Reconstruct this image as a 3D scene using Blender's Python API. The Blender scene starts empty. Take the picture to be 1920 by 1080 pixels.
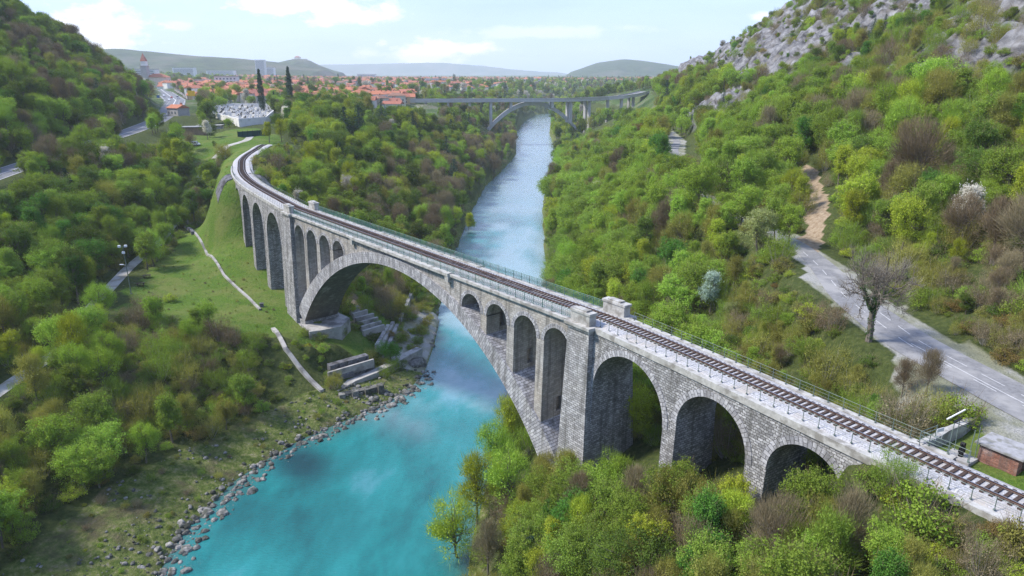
import bpy, math, random
import numpy as np
from mathutils import Vector, geometry
R = math.radians
rnd = random.Random(7)
npr = np.random.default_rng(11)
scene = bpy.context.scene
COL = scene.collection

# ------------------------------------------------------------------ camera, sky, sun, exposure
FPX = 1280.0; HCAM = 67.0
TILT = math.atan(405 / 1280.0); ST, CT = math.sin(TILT), math.cos(TILT)
cam = bpy.data.objects.new('camera', bpy.data.cameras.new('camera')); COL.objects.link(cam)
cam.location = (0, 0, HCAM); cam.rotation_euler = (R(90) - TILT, 0, 0)
cam.data.lens = 24.0; cam.data.sensor_width = 36.0
cam.data.clip_start = 0.5; cam.data.clip_end = 40000
scene.camera = cam
scene.view_settings.view_transform = 'Standard'; scene.view_settings.look = 'None'
scene.view_settings.exposure = 0.66; scene.view_settings.gamma = 1.0
SUN_EL, SUN_AZ = R(48), R(-90)          # azimuth measured from +Y (the way the camera looks) towards +X
world = bpy.data.worlds.new('World'); scene.world = world; world.use_nodes = True
def build_world():
    nt = world.node_tree; nt.nodes.clear(); N = nt.nodes.new; L = nt.links.new
    out = N('ShaderNodeOutputWorld'); bg = N('ShaderNodeBackground'); bg.inputs[1].default_value = 0.15
    sky = N('ShaderNodeTexSky'); sky.sky_type = 'NISHITA'; sky.sun_disc = False
    sky.sun_elevation = SUN_EL; sky.sun_rotation = SUN_AZ; sky.air_density = 1.0; sky.dust_density = 0.6; sky.ozone_density = 1.3
    tc = N('ShaderNodeTexCoord'); sep = N('ShaderNodeSeparateXYZ'); L(tc.outputs['Generated'], sep.inputs[0])
    # a thin bright veil of high cloud all over the sky
    mp = N('ShaderNodeMapping'); mp.inputs['Scale'].default_value = (1.6, 1.6, 7.0); L(tc.outputs['Generated'], mp.inputs[0])
    nz = N('ShaderNodeTexNoise'); nz.inputs['Scale'].default_value = 2.2; nz.inputs['Detail'].default_value = 5; L(mp.outputs[0], nz.inputs[0])
    rp = N('ShaderNodeValToRGB'); rp.color_ramp.elements[0].position = .38; rp.color_ramp.elements[1].position = .72
    rp.color_ramp.elements[0].color = (.60, .60, .60, 1); rp.color_ramp.elements[1].color = (.92, .92, .92, 1); L(nz.outputs[0], rp.inputs[0])
    mx = N('ShaderNodeMixRGB'); L(rp.outputs[0], mx.inputs[0]); L(sky.outputs[0], mx.inputs[1]); mx.inputs[2].default_value = (2.7, 3.6, 6.4, 1)
    # cumulus banks, each a soft blob of directions broken up by noise
    cur = mx.outputs[0]
    mp2 = N('ShaderNodeMapping'); mp2.inputs['Scale'].default_value = (1, 1, 2.2); L(tc.outputs['Generated'], mp2.inputs[0])
    n2 = N('ShaderNodeTexNoise'); n2.inputs['Scale'].default_value = 22; n2.inputs['Detail'].default_value = 7; n2.inputs['Roughness'].default_value = .6; L(mp2.outputs[0], n2.inputs[0])
    for (az, el, wa, we, amt) in CLOUDS:
        ca = math.cos(el)
        sub = N('ShaderNodeVectorMath'); sub.operation = 'SUBTRACT'; L(tc.outputs['Generated'], sub.inputs[0])
        sub.inputs[1].default_value = (math.sin(az) * ca, math.cos(az) * ca, math.sin(el))
        mm = N('ShaderNodeVectorMath'); mm.operation = 'MULTIPLY'; L(sub.outputs[0], mm.inputs[0]); mm.inputs[1].default_value = (1 / wa, 1 / wa, 1 / we)
        ln = N('ShaderNodeVectorMath'); ln.operation = 'LENGTH'; L(mm.outputs[0], ln.inputs[0])
        a = N('ShaderNodeMath'); a.operation = 'MULTIPLY_ADD'; L(n2.outputs[0], a.inputs[0]); a.inputs[1].default_value = 2.6; a.inputs[2].default_value = -0.35
        b = N('ShaderNodeMath'); b.operation = 'SUBTRACT'; L(a.outputs[0], b.inputs[0]); L(ln.outputs['Value'], b.inputs[1])
        c = N('ShaderNodeMapRange'); c.inputs[1].default_value = -0.05; c.inputs[2].default_value = .55; c.inputs[3].default_value = 0; c.inputs[4].default_value = amt; L(b.outputs[0], c.inputs[0])
        m = N('ShaderNodeMixRGB'); L(c.outputs[0], m.inputs[0]); L(cur, m.inputs[1]); m.inputs[2].default_value = (6.6, 6.2, 6.3, 1); cur = m.outputs[0]
    L(cur, bg.inputs[0]); L(bg.outputs[0], out.inputs[0])
def ray(x, y):
    u = (x - 960) / FPX; v = (y - 540) / FPX
    return np.array([u, CT - v * ST, -ST - v * CT])
def un(x, y, z):                          # the place at height z that the photo shows at pixel x, y
    d = ray(x, y); t = (z - HCAM) / d[2]
    return np.array([d[0] * t, d[1] * t, z])
def px(X, Y, Z):
    Z = Z - HCAM; d = Y * CT - Z * ST
    return 960 + FPX * X / d, 540 + FPX * (-Z * CT - Y * ST) / d, d
def skydir(x, y):
    d = ray(x, y); return math.atan2(d[0], d[1]), math.atan2(d[2], math.hypot(d[0], d[1]))
CLOUDS = []
for (x, y, wx, wy, a) in [(800, 98, 85, 24, .95), (880, 90, 60, 12, .7), (200, 60, 75, 40, .95), (520, 8, 110, 22, .95), (640, 22, 90, 26, .8), (690, 100, 28, 10, .4), (1440, 32, 38, 10, .5),
                          (340, 48, 30, 8, .3), (1050, -160, 420, 60, .6), (300, -200, 400, 90, .6), (1000, 60, 200, 12, .25)]:
    az, el = skydir(x, y); CLOUDS.append((az, el, wx / FPX, wy / FPX, a))
build_world()
sun = bpy.data.objects.new('sun', bpy.data.lights.new('sun', 'SUN')); COL.objects.link(sun)
sun.data.energy = 3.9; sun.data.angle = R(9); sun.data.color = (1.0, .94, .84)
sd = Vector((math.sin(SUN_AZ) * math.cos(SUN_EL), math.cos(SUN_AZ) * math.cos(SUN_EL), math.sin(SUN_EL)))
sun.rotation_euler = (-sd).to_track_quat('-Z', 'Y').to_euler()
scene.cycles.use_denoising = True; scene.cycles.denoiser = 'OPENIMAGEDENOISE'; scene.cycles.denoising_input_passes = 'RGB_ALBEDO_NORMAL'; scene.cycles.denoising_prefilter = 'NONE'
scene.cycles.max_bounces = 6; scene.cycles.diffuse_bounces = 3; scene.cycles.glossy_bounces = 2; scene.cycles.transmission_bounces = 3
scene.cycles.volume_bounces = 1; scene.cycles.transparent_max_bounces = 6
scene.cycles.caustics_reflective = False; scene.cycles.caustics_refractive = False

# ------------------------------------------------------------------ helpers
def tag(o, label=None, cat=None, group=None, kind=None):
    if label: o['label'] = label
    if cat: o['category'] = cat
    if group: o['group'] = group
    if kind: o['kind'] = kind
    return o
def empty(name, loc=(0, 0, 0), rz=0, parent=None):
    o = bpy.data.objects.new(name, None); COL.objects.link(o); o.location = loc; o.rotation_euler = (0, 0, rz); o.empty_display_size = .5
    if parent: o.parent = parent
    return o
def copy_tree(o, parent=None):
    c = o.copy(); COL.objects.link(c); c.parent = parent
    for ch in list(o.children): copy_tree(ch, c)
    return c
class MB:
    def __init__(s): s.v = []; s.f = []; s.uv = []; s.mi = []
    def face(s, pts, uvs=None, mi=0):
        n = len(s.v); s.v += [tuple(float(c) for c in p) for p in pts]; s.f.append(tuple(range(n, n + len(pts))))
        if uvs is None:
            a = Vector(pts[0]); b = Vector(pts[1]); d = Vector(pts[-1])
            nn = (b - a).cross(d - a)
            if abs(nn.z) > .8 * max(nn.length, 1e-9): uvs = [(p[0], p[1]) for p in pts]
            else:
                h = Vector((-nn.y, nn.x, 0)); h = h.normalized() if h.length > 1e-9 else Vector((1, 0, 0))
                uvs = [(p[0] * h.x + p[1] * h.y, p[2]) for p in pts]
        s.uv += list(uvs); s.mi.append(mi)
    def box(s, c, d, rz=0, mi=0, taper=1.0):
        cx, cy, cz = c; x, y, z = d[0] / 2, d[1] / 2, d[2]; ca, sa = math.cos(rz), math.sin(rz)
        P = []
        for (a, b, h, k) in [(-1, -1, 0, 1), (1, -1, 0, 1), (1, 1, 0, 1), (-1, 1, 0, 1), (-1, -1, 1, taper), (1, -1, 1, taper), (1, 1, 1, taper), (-1, 1, 1, taper)]:
            X, Y = a * x * k, b * y * k; P.append((cx + X * ca - Y * sa, cy + X * sa + Y * ca, cz + h * z))
        for q in [(0, 3, 2, 1), (4, 5, 6, 7), (0, 1, 5, 4), (1, 2, 6, 5), (2, 3, 7, 6), (3, 0, 4, 7)]: s.face([P[i] for i in q], mi=mi)
    def tube(s, pts, rads, n=6, mi=0, cap=True):
        rings = []
        for i, p in enumerate(pts):
            p = Vector(p); a = Vector(pts[max(i - 1, 0)]); b = Vector(pts[min(i + 1, len(pts) - 1)]); t = (b - a).normalized()
            u = t.cross(Vector((0, 0, 1)));  u = t.cross(Vector((1, 0, 0))) if u.length < .1 else u
            u.normalize(); w = t.cross(u); r = rads[i] if hasattr(rads, '__len__') else rads
            rings.append([p + (u * math.cos(2 * math.pi * k / n) + w * math.sin(2 * math.pi * k / n)) * r for k in range(n)])
        for a, b in zip(rings, rings[1:]):
            for k in range(n): s.face([a[k], b[k], b[(k + 1) % n], a[(k + 1) % n]], mi=mi)
        if cap: s.face(rings[0], mi=mi); s.face(rings[-1][::-1], mi=mi)
    def prism(s, outline, z0, z1, mi=0):
        o = outline; n = len(o)
        s.face([(p[0], p[1], z1) for p in o], mi=mi); s.face([(p[0], p[1], z0) for p in o][::-1], mi=mi)
        for i in range(n):
            a, b = o[i], o[(i + 1) % n]; s.face([(a[0], a[1], z0), (b[0], b[1], z0), (b[0], b[1], z1), (a[0], a[1], z1)], mi=mi)
    def build(s, name, mat, parent=None, smooth=False, merge=False):
        me = bpy.data.meshes.new(name); me.from_pydata(s.v, [], s.f)
        ul = me.uv_layers.new(name='UVMap'); ul.data.foreach_set('uv', np.array(s.uv, dtype=np.float32).ravel())
        for m in (mat if isinstance(mat, (list, tuple)) else [mat]): me.materials.append(m)
        me.polygons.foreach_set('material_index', np.array(s.mi, dtype=np.int32))
        if merge:
            import bmesh
            bm = bmesh.new(); bm.from_mesh(me); bmesh.ops.remove_doubles(bm, verts=bm.verts, dist=1e-4); bm.to_mesh(me); bm.free()
        if smooth: me.polygons.foreach_set('use_smooth', np.ones(len(me.polygons), dtype=bool))
        o = bpy.data.objects.new(name, me); COL.objects.link(o)
        if parent is not None: o.parent = parent
        return o
def npmesh(name, V, F, mat, parent=None, smooth=False, attrs=None, link=True):
    me = bpy.data.meshes.new(name); V = np.asarray(V, np.float32); F = np.asarray(F, np.int32)
    me.vertices.add(len(V)); me.vertices.foreach_set('co', V.ravel()); k = F.shape[1]
    me.loops.add(F.size); me.loops.foreach_set('vertex_index', F.ravel())
    me.polygons.add(len(F)); me.polygons.foreach_set('loop_start', np.arange(0, F.size, k, dtype=np.int32))
    me.update(calc_edges=True)
    if smooth: me.polygons.foreach_set('use_smooth', np.ones(len(F), dtype=bool))
    for an, (dom, vals) in (attrs or {}).items():
        at = me.attributes.new(an, 'FLOAT', dom); at.data.foreach_set('value', np.asarray(vals, np.float32))
    for m in (mat if isinstance(mat, (list, tuple)) else [mat]): me.materials.append(m)
    if not link: return me
    o = bpy.data.objects.new(name, me); COL.objects.link(o)
    if parent is not None: o.parent = parent
    return o
_perm = np.random.default_rng(5).random((256, 256))
def vnoise(x, y):
    x = np.asarray(x, float); y = np.asarray(y, float); xi = np.floor(x).astype(int); yi = np.floor(y).astype(int); fx = x - xi; fy = y - yi
    fx = fx * fx * (3 - 2 * fx); fy = fy * fy * (3 - 2 * fy); P = lambda a, b: _perm[a & 255, b & 255]
    return (P(xi, yi) * (1 - fx) + P(xi + 1, yi) * fx) * (1 - fy) + (P(xi, yi + 1) * (1 - fx) + P(xi + 1, yi + 1) * fx) * fy
def fbm(x, y, o=4):
    s = 0; a = .5; t = 0
    for i in range(o): s = s + a * vnoise(np.asarray(x) * 2 ** i + 17 * i, np.asarray(y) * 2 ** i + 31 * i); t += a; a *= .5
    return s / t
def seg_dist(X, Y, P):                    # distance to a polyline, interpolated third column
    X = np.asarray(X, float); Y = np.asarray(Y, float)
    best = np.full(X.shape, 1e9); zz = np.zeros(X.shape)
    for a, b in zip(P, P[1:]):
        dx, dy = b[0] - a[0], b[1] - a[1]; L2 = dx * dx + dy * dy
        t = np.clip(((X - a[0]) * dx + (Y - a[1]) * dy) / L2, 0, 1)
        d = np.hypot(X - a[0] - t * dx, Y - a[1] - t * dy); m = d < best
        best = np.where(m, d, best)
        if len(a) > 2: zz = np.where(m, a[2] + t * (b[2] - a[2]), zz)
    return best, zz
def in_poly(X, Y, P):
    X = np.asarray(X, float); Y = np.asarray(Y, float); c = np.zeros(X.shape, bool); n = len(P)
    for i in range(n):
        x1, y1 = P[i][:2]; x2, y2 = P[(i + 1) % n][:2]
        k = ((y1 > Y) != (y2 > Y)) & (X < (x2 - x1) * (Y - y1) / ((y2 - y1) if y2 != y1 else 1e-9) + x1); c ^= k
    return c

# ------------------------------------------------------------------ materials
def mat(name, col=(.5, .5, .5), rough=.8, metal=0, spec=.3):
    m = bpy.data.materials.new(name); m.use_nodes = True; b = m.node_tree.nodes['Principled BSDF']
    b.inputs['Base Color'].default_value = (*col, 1); b.inputs['Roughness'].default_value = rough; b.inputs['Metallic'].default_value = metal
    b.inputs['Specular IOR Level'].default_value = spec
    return m
def nodes(m): nt = m.node_tree; return nt, nt.nodes.new, nt.links.new, nt.nodes['Principled BSDF']
def ramp(N, L, src, stops, interp='LINEAR'):
    r = N('ShaderNodeValToRGB'); r.color_ramp.interpolation = interp; e = r.color_ramp.elements
    while len(e) < len(stops): e.new(.5)
    for i, (p, c) in enumerate(stops): e[i].position = p; e[i].color = (*c, 1) if len(c) == 3 else c
    L(src, r.inputs[0]); return r.outputs[0]
def noise(N, L, vec, scale, detail=4, rough=.55):
    n = N('ShaderNodeTexNoise'); n.inputs['Scale'].default_value = scale; n.inputs['Detail'].default_value = detail; n.inputs['Roughness'].default_value = rough
    if vec is not None: L(vec, n.inputs['Vector'])
    return n.outputs['Fac']
def mix(N, L, fac, a, b, mode='MIX'):
    m = N('ShaderNodeMixRGB'); m.blend_type = mode
    for i, x in enumerate((fac, a, b)):
        if isinstance(x, (int, float)): m.inputs[i].default_value = x
        elif isinstance(x, tuple): m.inputs[i].default_value = (*x, 1)
        else: L(x, m.inputs[i])
    return m.outputs[0]
def bump(N, L, b, h, s, d=.05):
    bn = N('ShaderNodeBump'); bn.inputs['Strength'].default_value = s; bn.inputs['Distance'].default_value = d; L(h, bn.inputs['Height']); L(bn.outputs[0], b.inputs['Normal'])
def noisy(name, c1, c2, scale=3., rough=.9, bmp=.4, c3=None, sc3=.3, metal=0, spec=.25, dist=.05):
    m = mat(name, c1, rough, metal, spec); nt, N, L, b = nodes(m)
    g = N('ShaderNodeNewGeometry').outputs['Position']
    f = noise(N, L, g, scale, 6, .65); c = ramp(N, L, f, [(.3, c1), (.7, c2)])
    if c3: f2 = noise(N, L, g, sc3, 5); k = ramp(N, L, f2, [(.48, (0, 0, 0)), (.62, (1, 1, 1))]); c = mix(N, L, k, c, c3)
    L(c, b.inputs['Base Color'])
    if bmp: bump(N, L, b, f, bmp, dist)
    return m
def stone_mat(name, bw=.62, bh=.31, c1=(.24, .24, .245), c2=(.46, .46, .47), mortar=(.10, .098, .095), stain=(.12, .12, .12), warm=(.42, .36, .28), warm_amt=.12, msize=.028, wobv=(.16, .1, 0)):
    m = mat(name, c1, .9, 0, .2); nt, N, L, b = nodes(m)
    uv = N('ShaderNodeUVMap').outputs[0]; geo = N('ShaderNodeNewGeometry').outputs['Position']
    wob = N('ShaderNodeTexNoise'); wob.inputs['Scale'].default_value = 1.3; L(uv, wob.inputs[0])
    vm = N('ShaderNodeVectorMath'); vm.operation = 'MULTIPLY_ADD'; L(wob.outputs['Color'], vm.inputs[0]); vm.inputs[1].default_value = wobv; L(uv, vm.inputs[2])
    bt = N('ShaderNodeTexBrick'); L(vm.outputs[0], bt.inputs['Vector']); bt.inputs['Scale'].default_value = 1.0
    bt.inputs['Brick Width'].default_value = bw; bt.inputs['Row Height'].default_value = bh; bt.inputs['Mortar Size'].default_value = msize; bt.inputs['Mortar Smooth'].default_value = .4
    bt.inputs['Color1'].default_value = (*c1, 1); bt.inputs['Color2'].default_value = (*c2, 1); bt.inputs['Mortar'].default_value = (*mortar, 1); bt.inputs['Bias'].default_value = -.1
    c = bt.outputs['Color']
    f = noise(N, L, geo, .22, 5, .6); c = mix(N, L, ramp(N, L, f, [(.45, (0, 0, 0)), (.75, (warm_amt,) * 3)]), c, warm)
    fl_ = noise(N, L, geo, .33, 5, .65); c = mix(N, L, ramp(N, L, fl_, [(.55, (0, 0, 0)), (.72, (.45, .45, .45))]), c, (.55, .545, .53))
    f2 = noise(N, L, geo, .55, 6, .7); c = mix(N, L, ramp(N, L, f2, [(.5, (0, 0, 0)), (.78, (.6, .6, .6))]), c, stain)
    f3 = noise(N, L, geo, 5, 4, .7); c = mix(N, L, .5, c, ramp(N, L, f3, [(.3, (.35, .35, .35)), (.75, (.85, .85, .85))]), 'OVERLAY')
    # rain streaks running down the masonry
    st = N('ShaderNodeMapping'); st.inputs['Scale'].default_value = (1.3, 1.3, .06); L(geo, st.inputs[0]); f4 = noise(N, L, st.outputs[0], 1.0, 5, .6)
    c = mix(N, L, ramp(N, L, f4, [(.48, (0, 0, 0)), (.68, (.7, .7, .7))]), c, (.10, .098, .09))
    L(c, b.inputs['Base Color'])
    bump(N, L, b, mix(N, L, .35, bt.outputs['Fac'], f3, 'SUBTRACT') if False else mix(N, L, .5, ramp(N, L, bt.outputs['Fac'], [(0, (1, 1, 1)), (1, (0, 0, 0))]), f3, 'MULTIPLY'), .9, .12)
    return m
def rocky(*a, **k):                       # each boulder has its own tone
    m = noisy(*a, **k); nt, N, L, b = nodes(m); src = b.inputs['Base Color'].links[0].from_socket; oi = N('ShaderNodeObjectInfo').outputs['Random']
    L(mix(N, L, 1.0, src, ramp(N, L, oi, [(0, (.35, .36, .33)), (.6, (.8, .8, .78)), (1, (1.25, 1.22, 1.18))]), 'MULTIPLY'), b.inputs['Base Color']); return m
M = {}
M['stone'] = stone_mat('squared_grey_limestone')
M['stone_arcade'] = stone_mat('random_coursed_limestone', .5, .29, c1=(.20, .20, .205), c2=(.48, .48, .49), mortar=(.09, .088, .085), wobv=(.42, .30, 0), msize=.034)
M['stone_main'] = stone_mat('fine_jointed_limestone', .7, .33, c1=(.28, .27, .255), c2=(.42, .405, .385), mortar=(.17, .16, .145), warm=(.48, .40, .30), warm_amt=.4, msize=.016)
M['vous'] = stone_mat('voussoir_limestone', .85, .42, c1=(.26, .26, .28), c2=(.50, .50, .52), mortar=(.09, .09, .095), warm_amt=.15, msize=.03)
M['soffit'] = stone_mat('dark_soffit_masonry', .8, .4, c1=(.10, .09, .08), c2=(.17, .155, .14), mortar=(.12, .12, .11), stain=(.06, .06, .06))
M['white_stone'] = noisy('pale_cornice_stone', (.31, .305, .285), (.50, .495, .475), 1.6, .85, .5, (.24, .23, .21), .9)
M['concrete'] = noisy('weathered_concrete', (.27, .26, .25), (.42, .41, .39), .8, .9, .3, (.17, .165, .16), .35)
M['pale_concrete'] = noisy('bridge_concrete', (.38, .37, .36), (.5, .49, .48), .2, .85, .1)
M['ballast'] = noisy('pale_grey_ballast', (.20, .20, .21), (.62, .62, .64), 7, .95, 1.0, (.40, .375, .35), .5, dist=.1)
M['gravel'] = noisy('pale_gravel', (.26, .255, .245), (.48, .47, .455), 4, .95, .8, (.30, .29, .22), .25, dist=.1)
M['asphalt'] = noisy('worn_grey_asphalt', (.15, .15, .155), (.24, .24, .245), 2.2, .85, .2, (.29, .285, .28), .22)
M['asphalt_dark'] = noisy('road_asphalt', (.13, .135, .15), (.19, .195, .21), 1, .85, .1)
M['path'] = noisy('grey_path', (.34, .33, .31), (.46, .45, .42), 1.5, .95, .3, (.28, .26, .2), .3)
M['white_paint'] = noisy('white_road_paint', (.42, .42, .42), (.68, .68, .68), 4, .7, 0, (.45, .45, .45), 1.5)
M['rust'] = noisy('rusty_rail', (.045, .025, .02), (.10, .055, .04), 5, .6, .2, spec=.4)
M['railtop'] = mat('polished_rail_head', (.45, .44, .43), .3, .9)
M['sleeper'] = noisy('brown_timber', (.035, .024, .02), (.085, .058, .048), 6, .9, .4)
M['green_metal'] = noisy('green_painted_iron', (.045, .13, .105), (.09, .21, .17), 2, .6, 0, (.16, .2, .18), 1.2, spec=.4)
M['dark_green_metal'] = noisy('dull_green_tube', (.09, .13, .11), (.17, .21, .19), 2, .6, 0, spec=.4)
M['grey_metal'] = mat('galvanised_steel', (.42, .43, .44), .45, .7)
M['white_metal'] = mat('white_lacquer', (.75, .76, .78), .35, 0, .5)
M['black_metal'] = mat('black_cast_iron', (.015, .015, .017), .5, .3)
M['brick'] = stone_mat('weathered_red_brick', .5, .16, (.20, .085, .06), (.30, .15, .11), (.18, .15, .13), warm=(.2, .14, .1), msize=.012)
M['roof_slab'] = noisy('grey_roof_slab', (.24, .24, .25), (.36, .36, .37), 1.8, .9, .3, (.2, .2, .18), 1.3)
M['rubble'] = noisy('dark_pitched_stone', (.075, .075, .085), (.20, .20, .22), 2.2, .95, 1, (.05, .05, .05), .7, dist=.2)
M['boulder'] = rocky('grey_riverbank_rock', (.09, .09, .088), (.36, .35, .335), 2.0, .95, .8, (.08, .085, .07), .8, dist=.15)
M['graves'] = noisy('polished_gravestone', (.42, .42, .43), (.7, .7, .7), .5, .4, 0)
M['bark'] = noisy('grey_bark', (.09, .075, .06), (.22, .19, .16), 4, .95, .5)
M['bark_pale'] = noisy('pale_bark', (.24, .22, .19), (.40, .37, .33), 4, .95, .3)
M['glass'] = mat('dark_window_glass', (.03, .04, .05), .1, 0, .6)
M['glass_pale'] = mat('hazy_window_glass', (.10, .12, .15), .2, 0, .5)
def leafmat(name, c1, c2, trans=.35, dry=None):
    m = bpy.data.materials.new(name); m.use_nodes = True; c1 = tuple(v * 1.75 for v in c1); c2 = tuple(v * 1.75 for v in c2); nt = m.node_tree; nt.nodes.clear(); N = nt.nodes.new; L = nt.links.new
    oi = N('ShaderNodeObjectInfo').outputs['Random']; at = N('ShaderNodeAttribute'); at.attribute_name = 'clump'
    a = N('ShaderNodeMath'); a.operation = 'MULTIPLY_ADD'; L(at.outputs['Fac'], a.inputs[0]); a.inputs[1].default_value = .5; 
    h = N('ShaderNodeMath'); h.operation = 'MULTIPLY'; L(oi, h.inputs[0]); h.inputs[1].default_value = .5; L(h.outputs[0], a.inputs[2])
    c = ramp(N, L, a.outputs[0], [(.1, c1), (.9, c2)])
    hv = N('ShaderNodeHueSaturation'); L(c, hv.inputs['Color'])
    r2 = N('ShaderNodeMath'); r2.operation = 'MULTIPLY'; L(oi, r2.inputs[0]); r2.inputs[1].default_value = 7.31
    r3 = N('ShaderNodeMath'); r3.operation = 'FRACT'; L(r2.outputs[0], r3.inputs[0])
    r4 = N('ShaderNodeMapRange'); L(r3.outputs[0], r4.inputs[0]); r4.inputs[3].default_value = .84; r4.inputs[4].default_value = 1.14; L(r4.outputs[0], hv.inputs['Value'])
    r5 = N('ShaderNodeMapRange'); L(oi, r5.inputs[0]); r5.inputs[3].default_value = .485; r5.inputs[4].default_value = .515; L(r5.outputs[0], hv.inputs['Hue'])
    d = N('ShaderNodeBsdfDiffuse'); t = N('ShaderNodeBsdfTranslucent'); L(hv.outputs[0], d.inputs[0])
    tc = mix(N, L, 1.0, hv.outputs[0], (1.0, 1.0, .55), 'MULTIPLY'); L(tc, t.inputs[0])
    ms = N('ShaderNodeMixShader'); ms.inputs[0].default_value = trans; L(d.outputs[0], ms.inputs[1]); L(t.outputs[0], ms.inputs[2])
    o = N('ShaderNodeOutputMaterial'); L(ms.outputs[0], o.inputs[0]); return m
LEAF = {
 'green': leafmat('fresh_green_leaves', (.115, .185, .024), (.21, .295, .048)),
 'mid': leafmat('mid_green_leaves', (.085, .135, .02), (.165, .225, .04)),
 'twig': leafmat('pale_grey_twigs', (.13, .115, .09), (.22, .20, .165), .1),
 'emerald': leafmat('emerald_green_leaves', (.035, .10, .018), (.085, .175, .03)),
 'dark': leafmat('dark_green_leaves', (.04, .07, .014), (.09, .135, .027)),
 'yellow': leafmat('yellow_green_leaves', (.15, .19, .018), (.26, .31, .04)),
 'olive': leafmat('olive_brown_buds', (.125, .13, .032), (.22, .215, .06)),
 'brown': leafmat('brown_grey_twigs', (.10, .080, .048), (.175, .145, .095), .15),
 'white': leafmat('white_blossom', (.26, .25, .22), (.48, .46, .43), .2),
 'pale': leafmat('pale_yellow_green_leaves', (.15, .19, .07), (.28, .31, .14)),
 'silver': leafmat('silver_grey_leaves', (.16, .22, .18), (.30, .38, .33), .2),
 'conifer': leafmat('blue_green_needles', (.016, .035, .022), (.04, .07, .045), .1),
 'ivy': leafmat('dark_ivy_leaves', (.02, .05, .015), (.05, .10, .03), .2),
 'rusty': leafmat('rust_orange_shoots', (.11, .085, .025), (.19, .14, .05)),
}

# ------------------------------------------------------------------ the plan of the valley (metres; water at 0)
W = 6.0                                   # width of the old viaduct
RIV_L = [(-44, -150), (-47, 20), (-49.5, 60), (-49.8, 78), (-50.4, 88), (-47.8, 102), (-43.9, 110), (-40.7, 115.5), (-34.3, 122.8), (-29, 128.6), (-26.3, 132.2), (-22.3, 140), (-20.6, 147.3), (-20.2, 165), (-21.8, 191), (-23, 235), (-22.3, 278), (-21, 335), (-17, 417), (-4, 518), (3, 588), (3, 700), (4, 820), (19.5, 1027), (40, 1158), (110, 1290), (230, 1340), (330, 1350)]
RIV_R = [(-2, -150), (-4, 20), (-6, 60), (-6, 78), (-5, 93), (-3.5, 106), (1, 130), (7, 170), (12, 217), (14, 280), (17, 364), (32, 518), (40, 640), (43, 800), (62, 1040), (88, 1150), (140, 1225), (230, 1262), (330, 1270)]
RIV_POLY = RIV_L + RIV_R[::-1]
ROAD_R = [(62, -20, 36.4), (58, 20, 36.3), (53, 46, 36.1), (50, 61.7, 36), (47.8, 76, 36), (48.6, 93, 36), (52, 110, 36), (54.0, 126, 36), (52, 140, 36), (49, 165, 36), (50, 200, 36), (58, 245, 36), (68, 290, 36), (77.5, 326, 36), (86, 400, 36.5), (96, 480, 37)]
ROAD_L = [(-150, 120, 33), (-158, 190, 35), (-164, 220, 36), (-172, 270, 38), (-181, 330, 40), (-196, 385, 41), (-225, 460, 42), (-258, 535, 42.5), (-300, 630, 43), (-380, 780, 44), (-470, 950, 45)]
FOOT = [(-88, 85, 13), (-90, 107, 13.5), (-90.6, 127, 13.8), (-100, 155, 14), (-109, 187, 14), (-114, 215, 14.5), (-122, 245, 16), (-126, 262, 20), (-127, 275, 25), (-126, 290, 31), (-125, 303, 36), (-122, 320, 37), (-128, 345, 38)]
FL = [(58, 5), (51.5, 15.5), (44.5, 27), (37.5, 38.3), (30.3, 49.6), (24.9, 58.2), (18.4, 68.5), (10.4, 80.5), (9.2, 82.1), (-51.0, 154.3), (-54.9, 159.6), (-61.8, 170.2), (-69.3, 181.7), (-77, 194.2), (-84.3, 207.6), (-90, 220), (-94.5, 231.6), (-98.2, 241.5), (-101.4, 251), (-105.5, 267.4), (-109, 286.5), (-111.5, 299), (-112.2, 308)]
# smooth curve of the front edge, s = 0 at the near pillar, growing away from the camera's right
def build_line():
    P = [np.array(p, float) for p in FL]; out = []; k = 40
    for i in range(len(P) - 1):
        a = P[max(i - 1, 0)]; b = P[i]; c = P[i + 1]; d = P[min(i + 2, len(P) - 1)]
        straight = (i == 8)
        for j in range(k):
            t = j / k
            if straight: q = b + (c - b) * t
            else:
                m1 = (c - a) / 2; m2 = (d - b) / 2
                L0 = np.linalg.norm(c - b)
                m1 = m1 / max(np.linalg.norm(m1), 1e-6) * L0; m2 = m2 / max(np.linalg.norm(m2), 1e-6) * L0
                q = (2 * t**3 - 3 * t**2 + 1) * b + (t**3 - 2 * t**2 + t) * m1 + (-2 * t**3 + 3 * t**2) * c + (t**3 - t**2) * m2
            out.append(q)
    out.append(P[-1]); out = np.array(out); s = np.concatenate([[0], np.cumsum(np.linalg.norm(np.diff(out, axis=0), axis=1))])
    i0 = 8 * k; return out, s - s[i0]
LINE, LS = build_line()
T_ = np.gradient(LINE, LS, axis=0); ker = np.ones(25) / 25
T_ = np.stack([np.convolve(np.pad(T_[:, i], 12, mode='edge'), ker, 'valid') for i in (0, 1)], 1); T_ /= np.linalg.norm(T_, axis=1)[:, None]
S_MIN, S_MAX = float(LS[0]), float(LS[-1])
def F(s): return np.array([np.interp(s, LS, LINE[:, 0]), np.interp(s, LS, LINE[:, 1])])
def TN(s):
    t = np.array([np.interp(s, LS, T_[:, 0]), np.interp(s, LS, T_[:, 1])]); t /= np.linalg.norm(t); return t, np.array([-t[1], t[0]])
def BP(s, w, z):                          # w metres behind the front face (negative = towards the camera)
    n = TN(s)[1]; p = F(s) - n * w; return (p[0], p[1], z)
RAIL_SURF = 36.5
TRACK = [(*(F(s) - TN(s)[1] * W / 2), 35.9) for s in np.concatenate([np.arange(S_MIN, -39, 4), [-39]])]
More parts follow.
